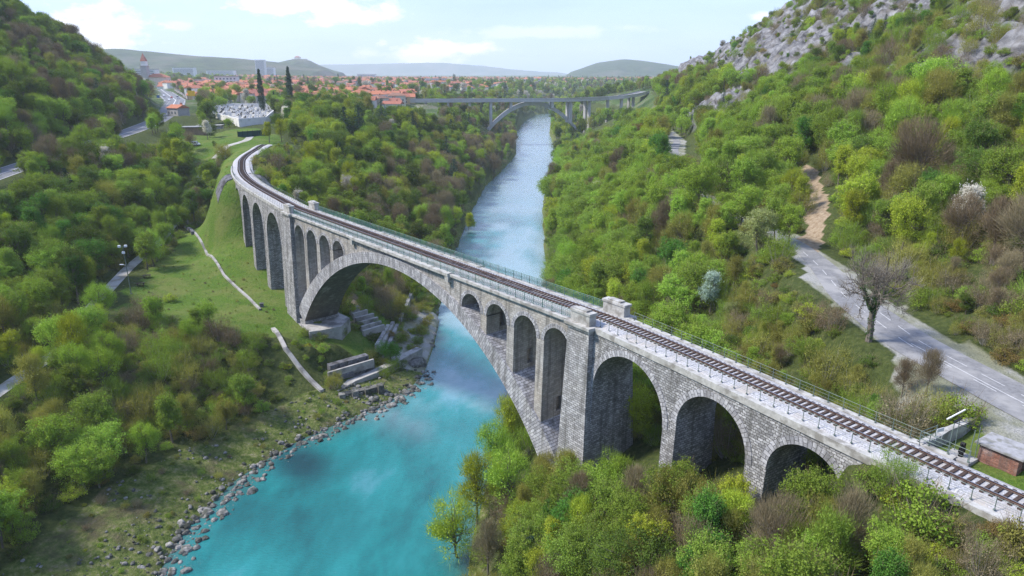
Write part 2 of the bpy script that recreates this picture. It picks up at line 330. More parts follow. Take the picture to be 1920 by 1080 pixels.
TRACK2 = [(*(F(s) - TN(s)[1] * W / 2), 35.9) for s in np.arange(161, S_MAX, 6)]

CP = []
for (x, y) in RIV_L: CP.append((x - 1, y, .6))
for (x, y) in RIV_R: CP.append((x + 1, y, .6))
CP += [  # left bank, near
 (-58, 60, 3), (-58, 85, 3), (-57, 100, 3), (-52, 112, 2.6), (-46, 120, 2.6), (-40, 126, 2.8), (-66, 78, 4), (-66, 100, 4.5), (-62, 112, 5), (-54, 124, 5), (-48, 132, 6),
 (-80, 60, 8), (-82, 95, 9), (-76, 112, 10), (-68, 125, 11), (-58, 138, 11.5), (-52, 143, 11), (-88, 110, 13.4), (-95, 130, 14.5), (-85, 140, 13), (-75, 150, 12.8), (-62, 150, 12.3), (-60, 158, 12.3),
 (-95, 165, 13.6), (-80, 180, 13), (-70, 172, 12.6), (-105, 200, 14), (-92, 205, 14), (-85, 225, 14.5), (-104, 235, 15), (-95, 245, 17), (-112, 250, 17), (-118, 262, 22), (-108, 258, 27),
 (-46, 150, 11), (-40, 145, 7.5), (-36, 141, 3.4), (-33, 150, 4), (-33, 133, 1.6), (-28, 140, 1.6), (-24, 147, 1.2), (-40, 137, 4.2), (-54, 145, 10.6), (-44, 139, 9.2), (-48, 137, 9.8), (-40, 142, 8.2), (-50, 146, 10.2), (-47, 150, 10.4), (-45, 141, 7.5), (-42, 138, 5.2), (-38, 165, 8), (-45, 175, 11), (-55, 185, 12.5), (-30, 175, 5), (-35, 205, 8), (-50, 210, 13), (-65, 215, 16), (-75, 240, 20), (-88, 262, 29), (-100, 280, 35),
 (-35, 250, 9), (-50, 260, 14), (-70, 285, 24), (-90, 310, 34), (-40, 320, 12), (-60, 345, 24), (-85, 370, 35), (-40, 420, 18), (-65, 440, 32), (-90, 450, 37), (-35, 520, 20), (-60, 540, 34), (-25, 600, 18), (-50, 630, 34), (-20, 700, 6), (-34, 728, 10), (-60, 700, 30), (-80, 720, 38), (-25, 820, 18), (-50, 860, 36), (-10, 1040, 20), (-40, 1060, 36), (10, 1200, 30), (60, 1360, 34),
 # left terrace, road and hill
 (-106, 120, 17), (-115, 150, 19), (-122, 180, 20), (-128, 210, 22), (-132, 240, 25), (-140, 275, 31), (-145, 305, 35), (-150, 330, 37), (-135, 160, 27), (-145, 200, 30), (-110, 90, 18), (-130, 110, 26),
 (-118, 310, 36.3), (-112, 330, 36.5), (-130, 360, 38), (-100, 350, 36.5), (-150, 400, 39), (-120, 450, 38), (-180, 440, 40), (-90, 500, 37.5), (-200, 520, 41), (-150, 550, 39), (-250, 600, 42), (-100, 620, 38), (-200, 750, 40), (-80, 850, 38), (-200, 1100, 40), (-60, 1300, 38), (-400, 1100, 44), (-200, 1700, 38), (-600, 1700, 44), (100, 1700, 38), (0, 2600, 37), (-800, 2600, 40), (400, 2200, 37), (900, 3000, 37), (-1500, 3500, 40), (0, 4500, 36), (1500, 5000, 36), (-2500, 5000, 38), (0, 8500, 30), (4000, 8500, 30), (-4500, 8500, 30), (7000, 6000, 30), (-7000, 6000, 40),
 (-185, 225, 45), (-190, 270, 50), (-205, 310, 55), (-225, 314, 63), (-222, 380, 55), (-250, 430, 62), (-270, 500, 56), (-285, 560, 46), (-288, 432, 94), (-280, 461, 82), (-286, 470, 84), (-288, 500, 71), (-292, 520, 62), (-294, 545, 50), (-300, 580, 45), (-320, 610, 45),
 (-240, 260, 84), (-200, 180, 62), (-190, 120, 58), (-170, 150, 44), (-300, 330, 118), (-350, 400, 140), (-350, 480, 100), (-360, 540, 66), (-400, 600, 50), (-450, 480, 140), (-450, 350, 190), (-300, 150, 130), (-600, 300, 240), (-600, 600, 120), (-900, 500, 200), (-800, 900, 60), (-1500, 900, 160), (-200, 40, 60), (-300, 0, 120), (-120, 20, 20), (-150, 60, 34), (-600, 0, 220),
 # right bank between river, railway and road
 (6, 84, 11.5), (2, 90, 7), (0, 80, 8), (-1, 60, 7), (8, 72, 15), (6, 60, 13), (15, 62, 20), (13, 76, 16), (17, 70, 18.5), (22, 64, 22), (27, 56, 27), (22, 50, 25), (30, 47, 33), (31, 40, 33.5), (36, 37, 35.8), (10, 45, 15), (22, 38, 28), (28, 28, 31.5), (15, 20, 22), (35, 18, 34), (40, 5, 35.5), (0, 30, 6), (5, 0, 12), (60, 0, 36.4),
 (12, 92, 14), (15, 100, 15), (22, 84, 20), (30, 76, 25), (34, 66, 29.5), (37, 58, 33.5), (40, 52, 35.8), (42, 70, 32), (40, 85, 31), (43, 95, 32.5), (38, 105, 28), (28, 100, 21), (20, 115, 15), (35, 125, 25), (46, 122, 33), (12, 120, 10), (24, 150, 17), (36, 155, 26), (60, 165, 38), (44, 50, 36), (46, 40, 36), (42, 30, 35.9),
 (26, 200, 15), (38, 205, 26), (66, 205, 39), (28, 280, 14), (46, 285, 26), (35, 360, 14), (58, 365, 26), (76, 360, 35), (48, 440, 12), (68, 440, 24), (86, 440, 35), (52, 540, 10), (75, 550, 24), (100, 560, 38), (55, 640, 7), (70, 700, 9), (90, 690, 16), (112, 700, 26), (130, 740, 33), (60, 820, 8), (95, 820, 20), (125, 800, 28), (80, 1000, 14), (110, 960, 34), (105, 1120, 20), (130, 1080, 34),
 # mountain on the right
 (64, 60, 38), (60, 90, 38), (64, 110, 39), (66, 130, 39.5), (72, 160, 41), (78, 200, 43), (90, 260, 44), (96, 330, 45), (106, 400, 47), (118, 480, 50),
 (80, 40, 48), (75, 80, 47), (80, 120, 48), (90, 160, 53), (100, 210, 60), (110, 270, 62), (118, 340, 64), (130, 410, 70), (140, 470, 74),
 (110, 60, 70), (110, 116, 69), (120, 160, 76), (130, 210, 82), (140, 260, 84), (145, 330, 86), (155, 400, 92), (165, 460, 96), (197, 505, 113), (190, 562, 99), (183, 600, 87), (160, 655, 73), (152, 740, 49), (168, 800, 50), (165, 900, 48), (180, 1020, 40),
 (150, 60, 98), (150, 120, 98), (150, 212, 97), (170, 300, 108), (185, 400, 116), (215, 460, 134), (240, 540, 128), (230, 620, 104), (220, 720, 78), (230, 850, 58), (260, 1000, 44), (300, 1200, 38),
 (200, 200, 142), (220, 300, 150), (260, 400, 172), (300, 500, 180), (320, 650, 150), (320, 800, 95), (400, 1000, 60), (450, 400, 290), (450, 200, 300), (250, 50, 170), (500, 650, 260), (600, 900, 160), (900, 500, 400), (900, 1000, 220), (1400, 1400, 100), (600, 1500, 38), (150, -50, 80), (300, -100, 190), (100, -100, 50), (1500, 200, 400), (0, -150, 8)]
for P in (ROAD_R, ROAD_L, FOOT): CP += [tuple(p) for p in P]
CP += [tuple(p) for p in TRACK[::2]] + [tuple(p) for p in TRACK2[::4]]
_cp = np.array(CP, float)
def _rbf(): 
    d = np.hypot(_cp[:, None, 0] - _cp[None, :, 0], _cp[:, None, 1] - _cp[None, :, 1]); n = len(_cp)
    A = np.zeros((n + 1, n + 1)); A[:n, :n] = -d - np.eye(n) * .6; A[:n, n] = 1; A[n, :n] = 1
    return np.linalg.lstsq(A, np.concatenate([_cp[:, 2], [0]]), rcond=None)[0]
_w = _rbf()
def base_z(X, Y):
    X = np.asarray(X, float); sh = X.shape; x = X.ravel(); y = np.asarray(Y, float).ravel(); out = np.empty(len(x))
    for i in range(0, len(x), 20000):
        d = np.hypot(x[i:i + 20000, None] - _cp[None, :, 0], y[i:i + 20000, None] - _cp[None, :, 1]); out[i:i + 20000] = -d @ _w[:-1] + _w[-1]
    return out.reshape(sh)
def sstep(x, a, b): t = np.clip((x - a) / (b - a), 0, 1); return t * t * (3 - 2 * t)
def rock_mask(X, Y, z):
    # crags on the mountain: bands running up the slope
    hi = sstep(X - 62 - .12 * np.maximum(Y - 60, 0) * .6, 26, 48) * sstep(z, 56, 70)
    u_ = X * -.35 + Y * .94; v_ = X * .94 + Y * .35; n = fbm(v_ * .042 + 3, u_ * .011 + z * .012, 4); n2 = fbm(X * .06, Y * .06 + z * .05, 3)
    m = sstep(n * .66 + n2 * .34, .455, .53) * hi * (Y < 1000)
    low = np.exp(-(((X - 100) / 14) ** 2 + ((Y - 355) / 45) ** 2)) + np.exp(-(((X - 92) / 12) ** 2 + ((Y - 300) / 16) ** 2))   # quarry foot beside the road bend
    crest = sstep(z, 66, 84) * (X > 0) * sstep(Y, 330, 430) * sstep(n2, .36, .46) * (Y < 720)
    return np.clip(np.maximum(np.maximum(m, sstep(low * (.5 + n2), .42, .6)), crest * .9), 0, 1)
def terrain(X, Y):
    z = base_z(X, Y)
    damp = sstep(np.hypot(X, Y - 100), 40, 400)
    n = fbm(X * .05, Y * .05, 4) - .5
    z = z + n * (1.2 + 5 * damp) * (1 - np.exp(-np.abs(z) / 6))
    rk = rock_mask(X, Y, z)
    rd = np.abs(fbm(X * .045 + 5 + z * .02, Y * .03 + z * .05, 5) - .5) * 2
    z = z + rk * (9 * (.6 - rd) + 6.0 * (np.abs(fbm(X * .11 + z * .05, Y * .11, 4) - .5) * 2 - .3) + 2.5 * (fbm(X * .35, Y * .35 + z * .1, 3) - .5))
    for P, w0, w1 in ((ROAD_L, 8.5, 15), (ROAD_R, 5.2, 10), (FOOT, 2.2, 5), (TRACK, 3.4, 5.5), (TRACK2, 4.2, 15)):
        d, zz = seg_dist(X, Y, P); k = 1 - sstep(d, w0, w1)
        z = z * (1 - k) + zz * k
    inside = in_poly(X, Y, RIV_POLY); dl, _ = seg_dist(X, Y, RIV_L); dr, _ = seg_dist(X, Y, RIV_R); db = np.minimum(dl, dr)
    z = np.where(inside, -np.clip(db * .8, 0, 3.0) + .15, np.maximum(z, .15 + np.minimum(db * .28, 1.5)))
    z = np.where(z > 200, 200 + (z - 200) * .25, z)
    return z
def axis(lo, hi, step, far_lo, far_hi, g):
    a = list(np.arange(lo, hi + .01, step)); d = step; x = lo; L = []
    while x > far_lo: d *= g; x -= d; L.append(x)
    d = step; x = hi; Hh = []
    while x < far_hi: d *= g; x += d; Hh.append(x)
    return np.array(L[::-1] + a + Hh)
GX = axis(-135, 105, 1.25, -9000, 9000, 1.022); GY = axis(30, 265, 1.25, -400, 12000, 1.0155)
XX, YY = np.meshgrid(GX, GY); ZZ = terrain(XX, YY); _zs = ZZ.copy()
def ground_z(x, y):
    i = np.clip(np.searchsorted(GX, x) - 1, 0, len(GX) - 2); j = np.clip(np.searchsorted(GY, y) - 1, 0, len(GY) - 2)
    fx = (x - GX[i]) / (GX[i + 1] - GX[i]); fy = (y - GY[j]) / (GY[j + 1] - GY[j])
    return (ZZ[j, i] * (1 - fx) + ZZ[j, i + 1] * fx) * (1 - fy) + (ZZ[j + 1, i] * (1 - fx) + ZZ[j + 1, i + 1] * fx) * fy
def gz(x, y): return float(ground_z(np.array([x]), np.array([y]))[0])

def U(x, y, z): p = un(x, y, z); return float(p[0]), float(p[1])
def ug(x, y):                             # where the sight line through a pixel meets the ground
    z = 30.
    for _ in range(30): p = un(x, y, z); z = z * .6 + gz(p[0], p[1]) * .4
    return float(p[0]), float(p[1]), gz(p[0], p[1])
DIRT = [ug(*p)[:2] for p in [(1516, 470), (1524, 440), (1532, 405), (1530, 380), (1522, 350), (1505, 318)]]
LAWN = [(-60, 139), (-78, 146), (-93, 152), (-99, 172), (-105, 195), (-109, 225), (-112, 246), (-109, 262), (-101, 252), (-92, 228), (-82, 206), (-66, 182), (-50, 162), (-40, 158), (-38, 152), (-47, 142)]
BANK = [(-40, 20), (-62, 20), (-67, 78), (-64, 94), (-59, 105), (-52, 116), (-44, 126), (-38, 134), (-30, 140), (-20, 150), (-16, 130), (-36, 100)]
def ground_material():
    m = mat('valley_ground', (.1, .1, .05), .95, 0, .1); nt, N, L, b = nodes(m); g = N('ShaderNodeNewGeometry').outputs['Position']
    def at(n, k=3.0):
        a = N('ShaderNodeAttribute'); a.attribute_name = n
        nn = noise(N, L, g, .9, 6, .75); m1 = N('ShaderNodeMath'); m1.operation = 'MULTIPLY_ADD'; L(nn, m1.inputs[0]); m1.inputs[1].default_value = 2.2; m1.inputs[2].default_value = -1.6
        m2 = N('ShaderNodeMath'); m2.operation = 'MULTIPLY_ADD'; m2.use_clamp = True; L(a.outputs['Fac'], m2.inputs[0]); m2.inputs[1].default_value = k; L(m1.outputs[0], m2.inputs[2])
        m3 = N('ShaderNodeMath'); m3.operation = 'MULTIPLY'; m3.use_clamp = True; L(m2.outputs[0], m3.inputs[0]); m4 = N('ShaderNodeMath'); m4.operation = 'MULTIPLY'; m4.use_clamp = True; L(a.outputs['Fac'], m4.inputs[0]); m4.inputs[1].default_value = 4; L(m4.outputs[0], m3.inputs[1]); return m3.outputs[0]
    fine = noise(N, L, g, 1.3, 6, .7); med = noise(N, L, g, .12, 6, .65); tiny = noise(N, L, g, 6, 3, .7)
    soil = ramp(N, L, fine, [(.3, (.03, .042, .014)), (.55, (.065, .085, .025)), (.75, (.13, .12, .05))])
    lf = noise(N, L, g, 2.6, 9, .8); lawn = ramp(N, L, lf, [(.3, (.035, .065, .012)), (.5, (.08, .15, .02)), (.66, (.16, .19, .04)), (.8, (.24, .22, .09))])
    lawn = mix(N, L, ramp(N, L, med, [(.45, (0, 0, 0)), (.62, (.75, .75, .75))]), lawn, (.15, .17, .05)); lawn = mix(N, L, ramp(N, L, noise(N, L, g, .33, 7, .75), [(.56, (0, 0, 0)), (.66, (.6, .6, .6))]), lawn, (.045, .07, .018))
    bank = ramp(N, L, noise(N, L, g, .8, 9, .8), [(.34, (.03, .045, .014)), (.46, (.08, .115, .025)), (.55, (.15, .17, .055)), (.62, (.22, .20, .12)), (.72, (.40, .39, .35))]); bank = mix(N, L, ramp(N, L, noise(N, L, g, .16, 6, .7), [(.5, (0, 0, 0)), (.66, (.75, .75, .75))]), bank, (.095, .075, .05))
    mp = N('ShaderNodeMapping'); mp.inputs['Rotation'].default_value = (0, 0, .5); mp.inputs['Scale'].default_value = (1, .35, .5); L(g, mp.inputs[0])
    rfi = noise(N, L, mp.outputs[0], .34, 9, .7)
    rock = ramp(N, L, rfi, [(.34, (.03, .03, .033)), (.45, (.10, .10, .107)), (.56, (.19, .19, .20)), (.74, (.35, .35, .36))])
    rock = mix(N, L, ramp(N, L, med, [(.5, (0, 0, 0)), (.72, (.7, .7, .7))]), rock, (.13, .11, .08))
    grv = ramp(N, L, tiny, [(.3, (.22, .22, .205)), (.7, (.46, .455, .43))])
    grv = mix(N, L, ramp(N, L, med, [(.42, (0, 0, 0)), (.55, (.7, .7, .7))]), grv, (.17, .18, .09))
    plain = ramp(N, L, noise(N, L, g, .02, 8, .75), [(.35, (.03, .055, .02)), (.5, (.07, .11, .035)), (.6, (.14, .14, .09)), (.75, (.22, .19, .16))])
    c = mix(N, L, at('plain'), soil, plain)
    c = mix(N, L, at('lawn'), c, lawn); c = mix(N, L, at('bank'), c, bank); c = mix(N, L, at('gravel'), c, grv); c = mix(N, L, at('rock'), c, rock)
    dirt = ramp(N, L, fine, [(.3, (.20, .14, .085)), (.7, (.42, .34, .25))]); c = mix(N, L, at('dirt'), c, dirt)
    L(c, b.inputs['Base Color'])
    hh = mix(N, L, at('rock'), fine, rfi)
    bump(N, L, b, hh, 1.0, .5); return m
def build_ground():
    ny, nx = ZZ.shape; V = np.stack([XX.ravel(), YY.ravel(), ZZ.ravel()], 1)
    idx = np.arange(ny * nx).reshape(ny, nx); Fc = np.stack([idx[:-1, :-1], idx[:-1, 1:], idx[1:, 1:], idx[1:, :-1]], -1).reshape(-1, 4)
    x, y, z = V.T
    jn = (fbm(x * .15, y * .15, 3) - .5) * 6
    lawn = in_poly(x + jn, y + jn, LAWN).astype(float)
    d3, _ = seg_dist(x, y, TRACK2); lawn = np.maximum(lawn, ((d3 < 16 + jn) & (x < -98) & (y < 370)).astype(float))
    d1, _ = seg_dist(x, y, ROAD_R)
    hutlawn = ((np.abs(x - 41) < 5.5 + jn * .3) & (np.abs(y - 48) < 14)).astype(float); lawn = np.maximum(lawn, hutlawn); lawn = np.maximum(lawn, in_poly(x + jn, y + jn, [(-118, 262), (-104, 262), (-110, 330), (-135, 370), (-165, 330), (-150, 290)]) * 1.0); lawn = np.maximum(lawn, in_poly(x + jn, y + jn, [(-47, 142), (-38, 152), (-50, 162), (-55, 178), (-45, 215), (-26, 215), (-24, 165), (-28, 145)]) * .8)
    bank = in_poly(x + jn * .5, y + jn * .5, BANK).astype(float)
    shoreL, _ = seg_dist(x, y, RIV_L); shoreR, _ = seg_dist(x, y, RIV_R)
    bank = np.maximum(bank, ((np.minimum(shoreL, shoreR) < 3.5) & (z < 3)).astype(float))
    grav = ((d1 < np.where(x < np.interp(y, [46, 62, 76, 93, 110, 126], [53, 50, 47.8, 48.6, 52, 54]), np.interp(y, [64, 74], [8.5, 3.6]), np.interp(y, [80, 100], [5.6, 3.6])) + jn * .7) & (y < 140)).astype(float) * .85; grav = np.maximum(grav, ((d1 < 9.3 + jn) & (x < 51) & (y < 66)).astype(float) * (1 - hutlawn * (x < 43.5)))
    grav = np.maximum(grav, ((shoreL < 9 + jn) & (y > 145) & (y < 185) & (x < -20)).astype(float) * .8)
    grav = np.maximum(grav, ((d1 < 4) & (y >= 140)).astype(float))
    rk = rock_mask(x, y, z);
    dd, _ = seg_dist(x, y, DIRT); dirt = (dd < 1.9 + jn * .35).astype(float)
    dp, _ = seg_dist(x, y, [(-44, 148), (-38, 160), (-42, 172), (-50, 182), (-60, 192)]); dirt = np.maximum(dirt, (dp < 1.0) * .9)
    plain = sstep(y, 380, 600) * (np.abs(z - 39) < 9)
    plain = np.maximum(plain, sstep(y, 1100, 1500))
    o = npmesh('ground', V, Fc, ground_material(), smooth=True, attrs={k: ('POINT', v) for k, v in dict(lawn=lawn, bank=bank, gravel=grav, rock=rk, plain=plain, dirt=dirt).items()})
    tag(o, 'valley floor, river banks, wooded slopes and rocky mountainside', kind='structure')
build_ground()

def water():
    m = mat('turquoise_river_water', (.02, .25, .28), .13, 0, .5); nt, N, L, b = nodes(m); g = N('ShaderNodeNewGeometry').outputs['Position']
    mp = N('ShaderNodeMapping'); mp.inputs['Rotation'].default_value = (0, 0, R(-35)); mp.inputs['Scale'].default_value = (1, .45, 1); L(g, mp.inputs[0])
    f = noise(N, L, mp.outputs[0], .055, 7, .62); f2 = noise(N, L, mp.outputs[0], .3, 4, .6)
    c = ramp(N, L, f, [(.36, (.003, .085, .09)), (.47, (.006, .16, .16)), (.56, (.014, .21, .215)), (.66, (.085, .27, .32))])
    a = N('ShaderNodeAttribute'); a.attribute_name = 'shallow'; c = mix(N, L, a.outputs['Fac'], c, (.055, .115, .10))
    a2 = N('ShaderNodeAttribute'); a2.attribute_name = 'deep'; c = mix(N, L, a2.outputs['Fac'], c, (.003, .045, .055))  # dark reflection of the bridge, painted into the water colour rather than depth
    a3 = N('ShaderNodeAttribute'); a3.attribute_name = 'sky_sheen'; c = mix(N, L, a3.outputs['Fac'], c, (.30, .41, .45))  # bright sky reflection painted into the base colour
    L(c, b.inputs['Base Color'])
    s = N('ShaderNodeMapping'); s.inputs['Rotation'].default_value = (0, 0, R(25)); s.inputs['Scale'].default_value = (1, 2.2, 1); L(g, s.inputs[0])
    r1 = noise(N, L, s.outputs[0], 1.1, 6, .72); r2 = noise(N, L, mp.outputs[0], .25, 3, .5)
    b1 = N('ShaderNodeBump'); b1.inputs['Strength'].default_value = .7; b1.inputs['Distance'].default_value = .2; L(r1, b1.inputs['Height'])
    b2 = N('ShaderNodeBump'); b2.inputs['Strength'].default_value = .25; b2.inputs['Distance'].default_value = .5; L(r2, b2.inputs['Height']); L(b1.outputs[0], b2.inputs['Normal'])
    L(b2.outputs[0], b.inputs['Normal']); b.inputs['IOR'].default_value = 1.33; b.inputs['Coat Weight'].default_value = 1; b.inputs['Coat IOR'].default_value = 1.32; b.inputs['Coat Roughness'].default_value = .12; L(b2.outputs[0], b.inputs['Coat Normal'])
    xs = np.arange(-56, 340, 2.0); ys = np.concatenate([np.arange(-150, 220, 2.0), np.arange(220, 1400, 8.0)])
    X, Y = np.meshgrid(xs, ys); V = np.stack([X.ravel(), Y.ravel(), np.zeros(X.size)], 1)
    ny, nx = X.shape; idx = np.arange(ny * nx).reshape(ny, nx); Fc = np.stack([idx[:-1, :-1], idx[:-1, 1:], idx[1:, 1:], idx[1:, :-1]], -1).reshape(-1, 4)
    dl, _ = seg_dist(V[:, 0], V[:, 1], RIV_L); dr, _ = seg_dist(V[:, 0], V[:, 1], RIV_R); d = np.minimum(dl, dr); inside = in_poly(V[:, 0], V[:, 1], RIV_POLY)
    keep = (inside | (d < 7)); fk = keep[Fc].all(1); Fc = Fc[fk]
    jn = (fbm(V[:, 0] * .12, V[:, 1] * .12, 3) - .5) * 4
    sh = np.clip(1 - (d + jn) / 4.5, 0, 1) * .85; sh = np.where(inside, sh, 1)
    x, y = V[:, 0], V[:, 1]
    deep = np.clip(1.3 - np.hypot((x + 37 + (y - 108) * .3) / 6, (y - 107) / 7) + jn * .22, 0, 1) * 1.0; deep = np.maximum(deep, np.clip((fbm(x * .07, y * .05, 4) - .58) * 6, 0, 1) * .25 * (y < 150))  # painted bridge reflection by the left bank, plus random darker tones
    deep = np.maximum(deep, np.clip(1.1 - np.hypot((x + 18) / 9, (y - 172) / 1e3) * 1.0, 0, 1) * 0)
    sky_sheen = np.clip((fbm(x * .06 + y * .03, y * .05, 4) - .42) * 5, 0, 1) * sstep(y + x * .6, 98, 128) * .8; sky_sheen = np.maximum(sky_sheen, sstep(y, 240, 420) * .85)  # painted sky reflection: patches near the arch, even over the far reach
    u, inv = np.unique(Fc, return_inverse=True)
    o = npmesh('river', V[u], inv.reshape(Fc.shape), m, smooth=True, attrs=dict(shallow=('POINT', sh[u]), deep=('POINT', deep[u]), sky_sheen=('POINT', sky_sheen[u])))
    tag(o, 'turquoise river flowing under both bridges', kind='structure')
water()

def ribbon(name, P, w, material, lift=.03, label=None, offs=0., kind='structure', step=2.0, parent=None, dashes=None, mbx=None):
    P = np.array(P, float); s = np.concatenate([[0], np.cumsum(np.hypot(*np.diff(P[:, :2], axis=0).T))])
    ss = np.arange(0, s[-1], step); Q = np.stack([np.interp(ss, s, P[:, i]) for i in range(3)], 1)
    for _ in range(4):
        Q[1:-1, :2] = (Q[:-2, :2] + 2 * Q[1:-1, :2] + Q[2:, :2]) / 4
    t = np.gradient(Q[:, :2], axis=0); t /= np.linalg.norm(t, axis=1)[:, None]; n = np.stack([-t[:, 1], t[:, 0]], 1)
    mb = mbx or MB()
    for i in range(len(Q) - 1):
        if dashes and (ss[i] % (dashes[0] + dashes[1])) > dashes[0]: continue
        w_, w2 = (w(Q[i, 1]), w(Q[i + 1, 1])) if callable(w) else (w, w)
        a = Q[i, :2] + n[i] * (offs - w_ / 2); b_ = Q[i, :2] + n[i] * (offs + w_ / 2); c = Q[i + 1, :2] + n[i + 1] * (offs + w2 / 2); d = Q[i + 1, :2] + n[i + 1] * (offs - w2 / 2)
        z0, z1 = Q[i, 2] + lift, Q[i + 1, 2] + lift
        mb.face([(*a, z0), (*d, z1), (*c, z1), (*b_, z0)])
    if mbx: return
    o = mb.build(name, material, parent)
    if kind: tag(o, label, kind=kind)
    return o
RW = lambda y: float(np.interp(y, [75, 110, 128], [7.0, 4.4, 3.2]))
ribbon('road', ROAD_R, RW, M['asphalt'], .06, 'grey two lane road along the right bank')
mk = MB(); RM1 = [p for p in ROAD_R if p[1] < 128]; ribbon('', RM1, .1, None, .064, offs=.6, step=1.0, dashes=(2, 4), mbx=mk); ribbon('', [p for p in ROAD_R if p[1] < 95], .1, None, .064, offs=-1.3, step=1.0, dashes=(2, 3), mbx=mk)
RD2 = [p for p in ROAD_R if p[1] < 77]; ribbon('', RD2, .11, None, .067, offs=-2.1 + 2.2, step=1.0, mbx=mk)
tag(mk.build('road_markings', M['white_paint']), 'white dashed and solid lane lines on the right bank road', kind='structure')
ribbon('road', ROAD_L, lambda y: float(np.interp(y, [380, 520], [11, 18])), M['asphalt_dark'], .06, 'wide grey road along the foot of the left hill')
mk = MB()
for off, w, ds in ((-5.2, .25, None), (5.2, .25, None), (-.5, .3, None)): ribbon('', ROAD_L[:6], w, None, .066, offs=off, step=2.0, dashes=ds, mbx=mk)
for off, w, ds in ((-8, .3, None), (8, .3, None), (-.6, .8, None), (-3.9, .22, (4, 6)), (3.9, .22, (4, 6))): ribbon('', ROAD_L[7:], w, None, .066 if w < .5 else .07, offs=off, step=2.0, dashes=ds, mbx=mk)
tag(mk.build('road_markings', M['white_paint']), 'white lane lines on the wide road left of the river', kind='structure')
ribbon('path', FOOT, 3.2, M['path'], .05, 'grey footpath climbing across the left bank lawn', step=1.5)
ribbon('path', [(-122, 245, 15.9), (-116, 240, 15.4), (-108, 240, 15.2)], 3.5, M['path'], .05, 'short side branch of the footpath below the railway', step=1)

# ------------------------------------------------------------------ the stone railway viaduct
viaduct = empty('stone_viaduct', (float(F(47)[0]), float(F(47)[1]), 0))
tag(viaduct, 'grey stone railway viaduct with one huge arch over the turquoise river', 'viaduct')
VP = viaduct.location.copy()
def vbuild(mb, name, m, parent=None, smooth=False):
    o = mb.build(name, m, parent or viaduct, smooth)
    if parent is None: o.matrix_parent_inverse.translation = -VP
    return o
def bat(z): return max(0., 35.5 - z) * .035
ARC = 47.0; R_I, R_E, CI, CE = 50.4, 57.0, 33.3, 35.3
def z_int(s): d = abs(s - ARC); return CI - (R_I - math.sqrt(max(R_I ** 2 - d * d, 0)))
def z_ext(s): d = abs(s - ARC); return CE - (R_E - math.sqrt(max(R_E ** 2 - d * d, 0)))
HALF = 41.6
def P3(s, side, z, prot=0., b=True):      # side 0 = the face towards the camera, 1 = the far face
    e = prot + (bat(z) if b else 0); return BP(s, -e if side == 0 else W + e, z)
# main arch ring
def main_arch():
    ring = MB(); sof = MB(); n = 96; th = [math.asin(HALF / R_I) * (2 * i / n - 1) for i in range(n + 1)]
    pts = []
    for a in th:
        si = ARC + R_I * math.sin(a); zi = CI - R_I * (1 - math.cos(a))
        # extrados point on the same radial line
        lo, hi = 0, 8
        for _ in range(30):
            m_ = (lo + hi) / 2; s2 = si + m_ * math.sin(a); z2 = zi + m_ * math.cos(a)
            if abs(s2 - ARC) < R_E and z2 < z_ext(s2): lo = m_
            else: hi = m_
        pts.append((si, zi, si + lo * math.sin(a), zi + lo * math.cos(a), lo, R_I * a))
    for i in range(n):
        A, B = pts[i], pts[i + 1]
        for side in (0, 1):
            K = 3
            for k in range(K):
                def q(p, t): s = p[0] + (p[2] - p[0]) * t; z = p[1] + (p[3] - p[1]) * t; return P3(s, side, z, .30)
                t0, t1 = k / K, (k + 1) / K
                f = [q(A, t0), q(B, t0), q(B, t1), q(A, t1)]; uv = [(t0 * A[4], A[5]), (t0 * B[4], B[5]), (t1 * B[4], B[5]), (t1 * A[4], A[5])]
                if side == 0: f = f[::-1]; uv = uv[::-1]
                ring.face(f, uv)
        w0 = W + .6 + 2 * bat(A[1])
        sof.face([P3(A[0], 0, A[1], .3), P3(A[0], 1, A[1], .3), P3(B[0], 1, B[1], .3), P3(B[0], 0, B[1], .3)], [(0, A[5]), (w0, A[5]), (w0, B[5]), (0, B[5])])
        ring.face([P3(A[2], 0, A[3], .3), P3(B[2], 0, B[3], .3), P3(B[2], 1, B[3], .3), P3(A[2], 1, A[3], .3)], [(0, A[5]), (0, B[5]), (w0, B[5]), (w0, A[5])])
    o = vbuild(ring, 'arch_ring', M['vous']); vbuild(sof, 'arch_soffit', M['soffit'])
    # skewbacks and plinths the arch stands on
    for sg, (a, b) in ((-1, (ARC - HALF - 5.2, ARC - HALF + .6)), (1, (ARC + HALF - .6, ARC + HALF + 5.2))):
        mb = MB(); zz = 12.0 if sg < 0 else 11.6
        for (z0, z1, gr) in ((6, zz - 1.1, .5), (zz - 1.1, zz, 0)):
            c = [P3(a - gr * (sg < 0), 0, z1, 1.2 + gr, False), P3(b + gr, 0, z1, 1.2 + gr, False), P3(b + gr, 1, z1, 1.2 + gr, False), P3(a, 1, z1, 1.2 + gr, False)]
            mb.prism([(p[0], p[1]) for p in c], z0, z1)
        vbuild(mb, 'springing_block', M['stone'])
main_arch()
OPEN = []
for d in (22.8, 29.2, 35.7, 42.15): OPEN += [(ARC - d, 2.45, 34.15), (ARC + d, 2.45, 34.15)]
OPEN.sort()
def arc_z(c, hw, top, s): return top - hw + math.sqrt(max(hw * hw - (s - c) ** 2, 0))
def ring_trim(c, hw, top, w, parent=None, m='vous', zbase=None):
    for side in (0, 1): ring_side(side, c, hw, top, w, parent, m)
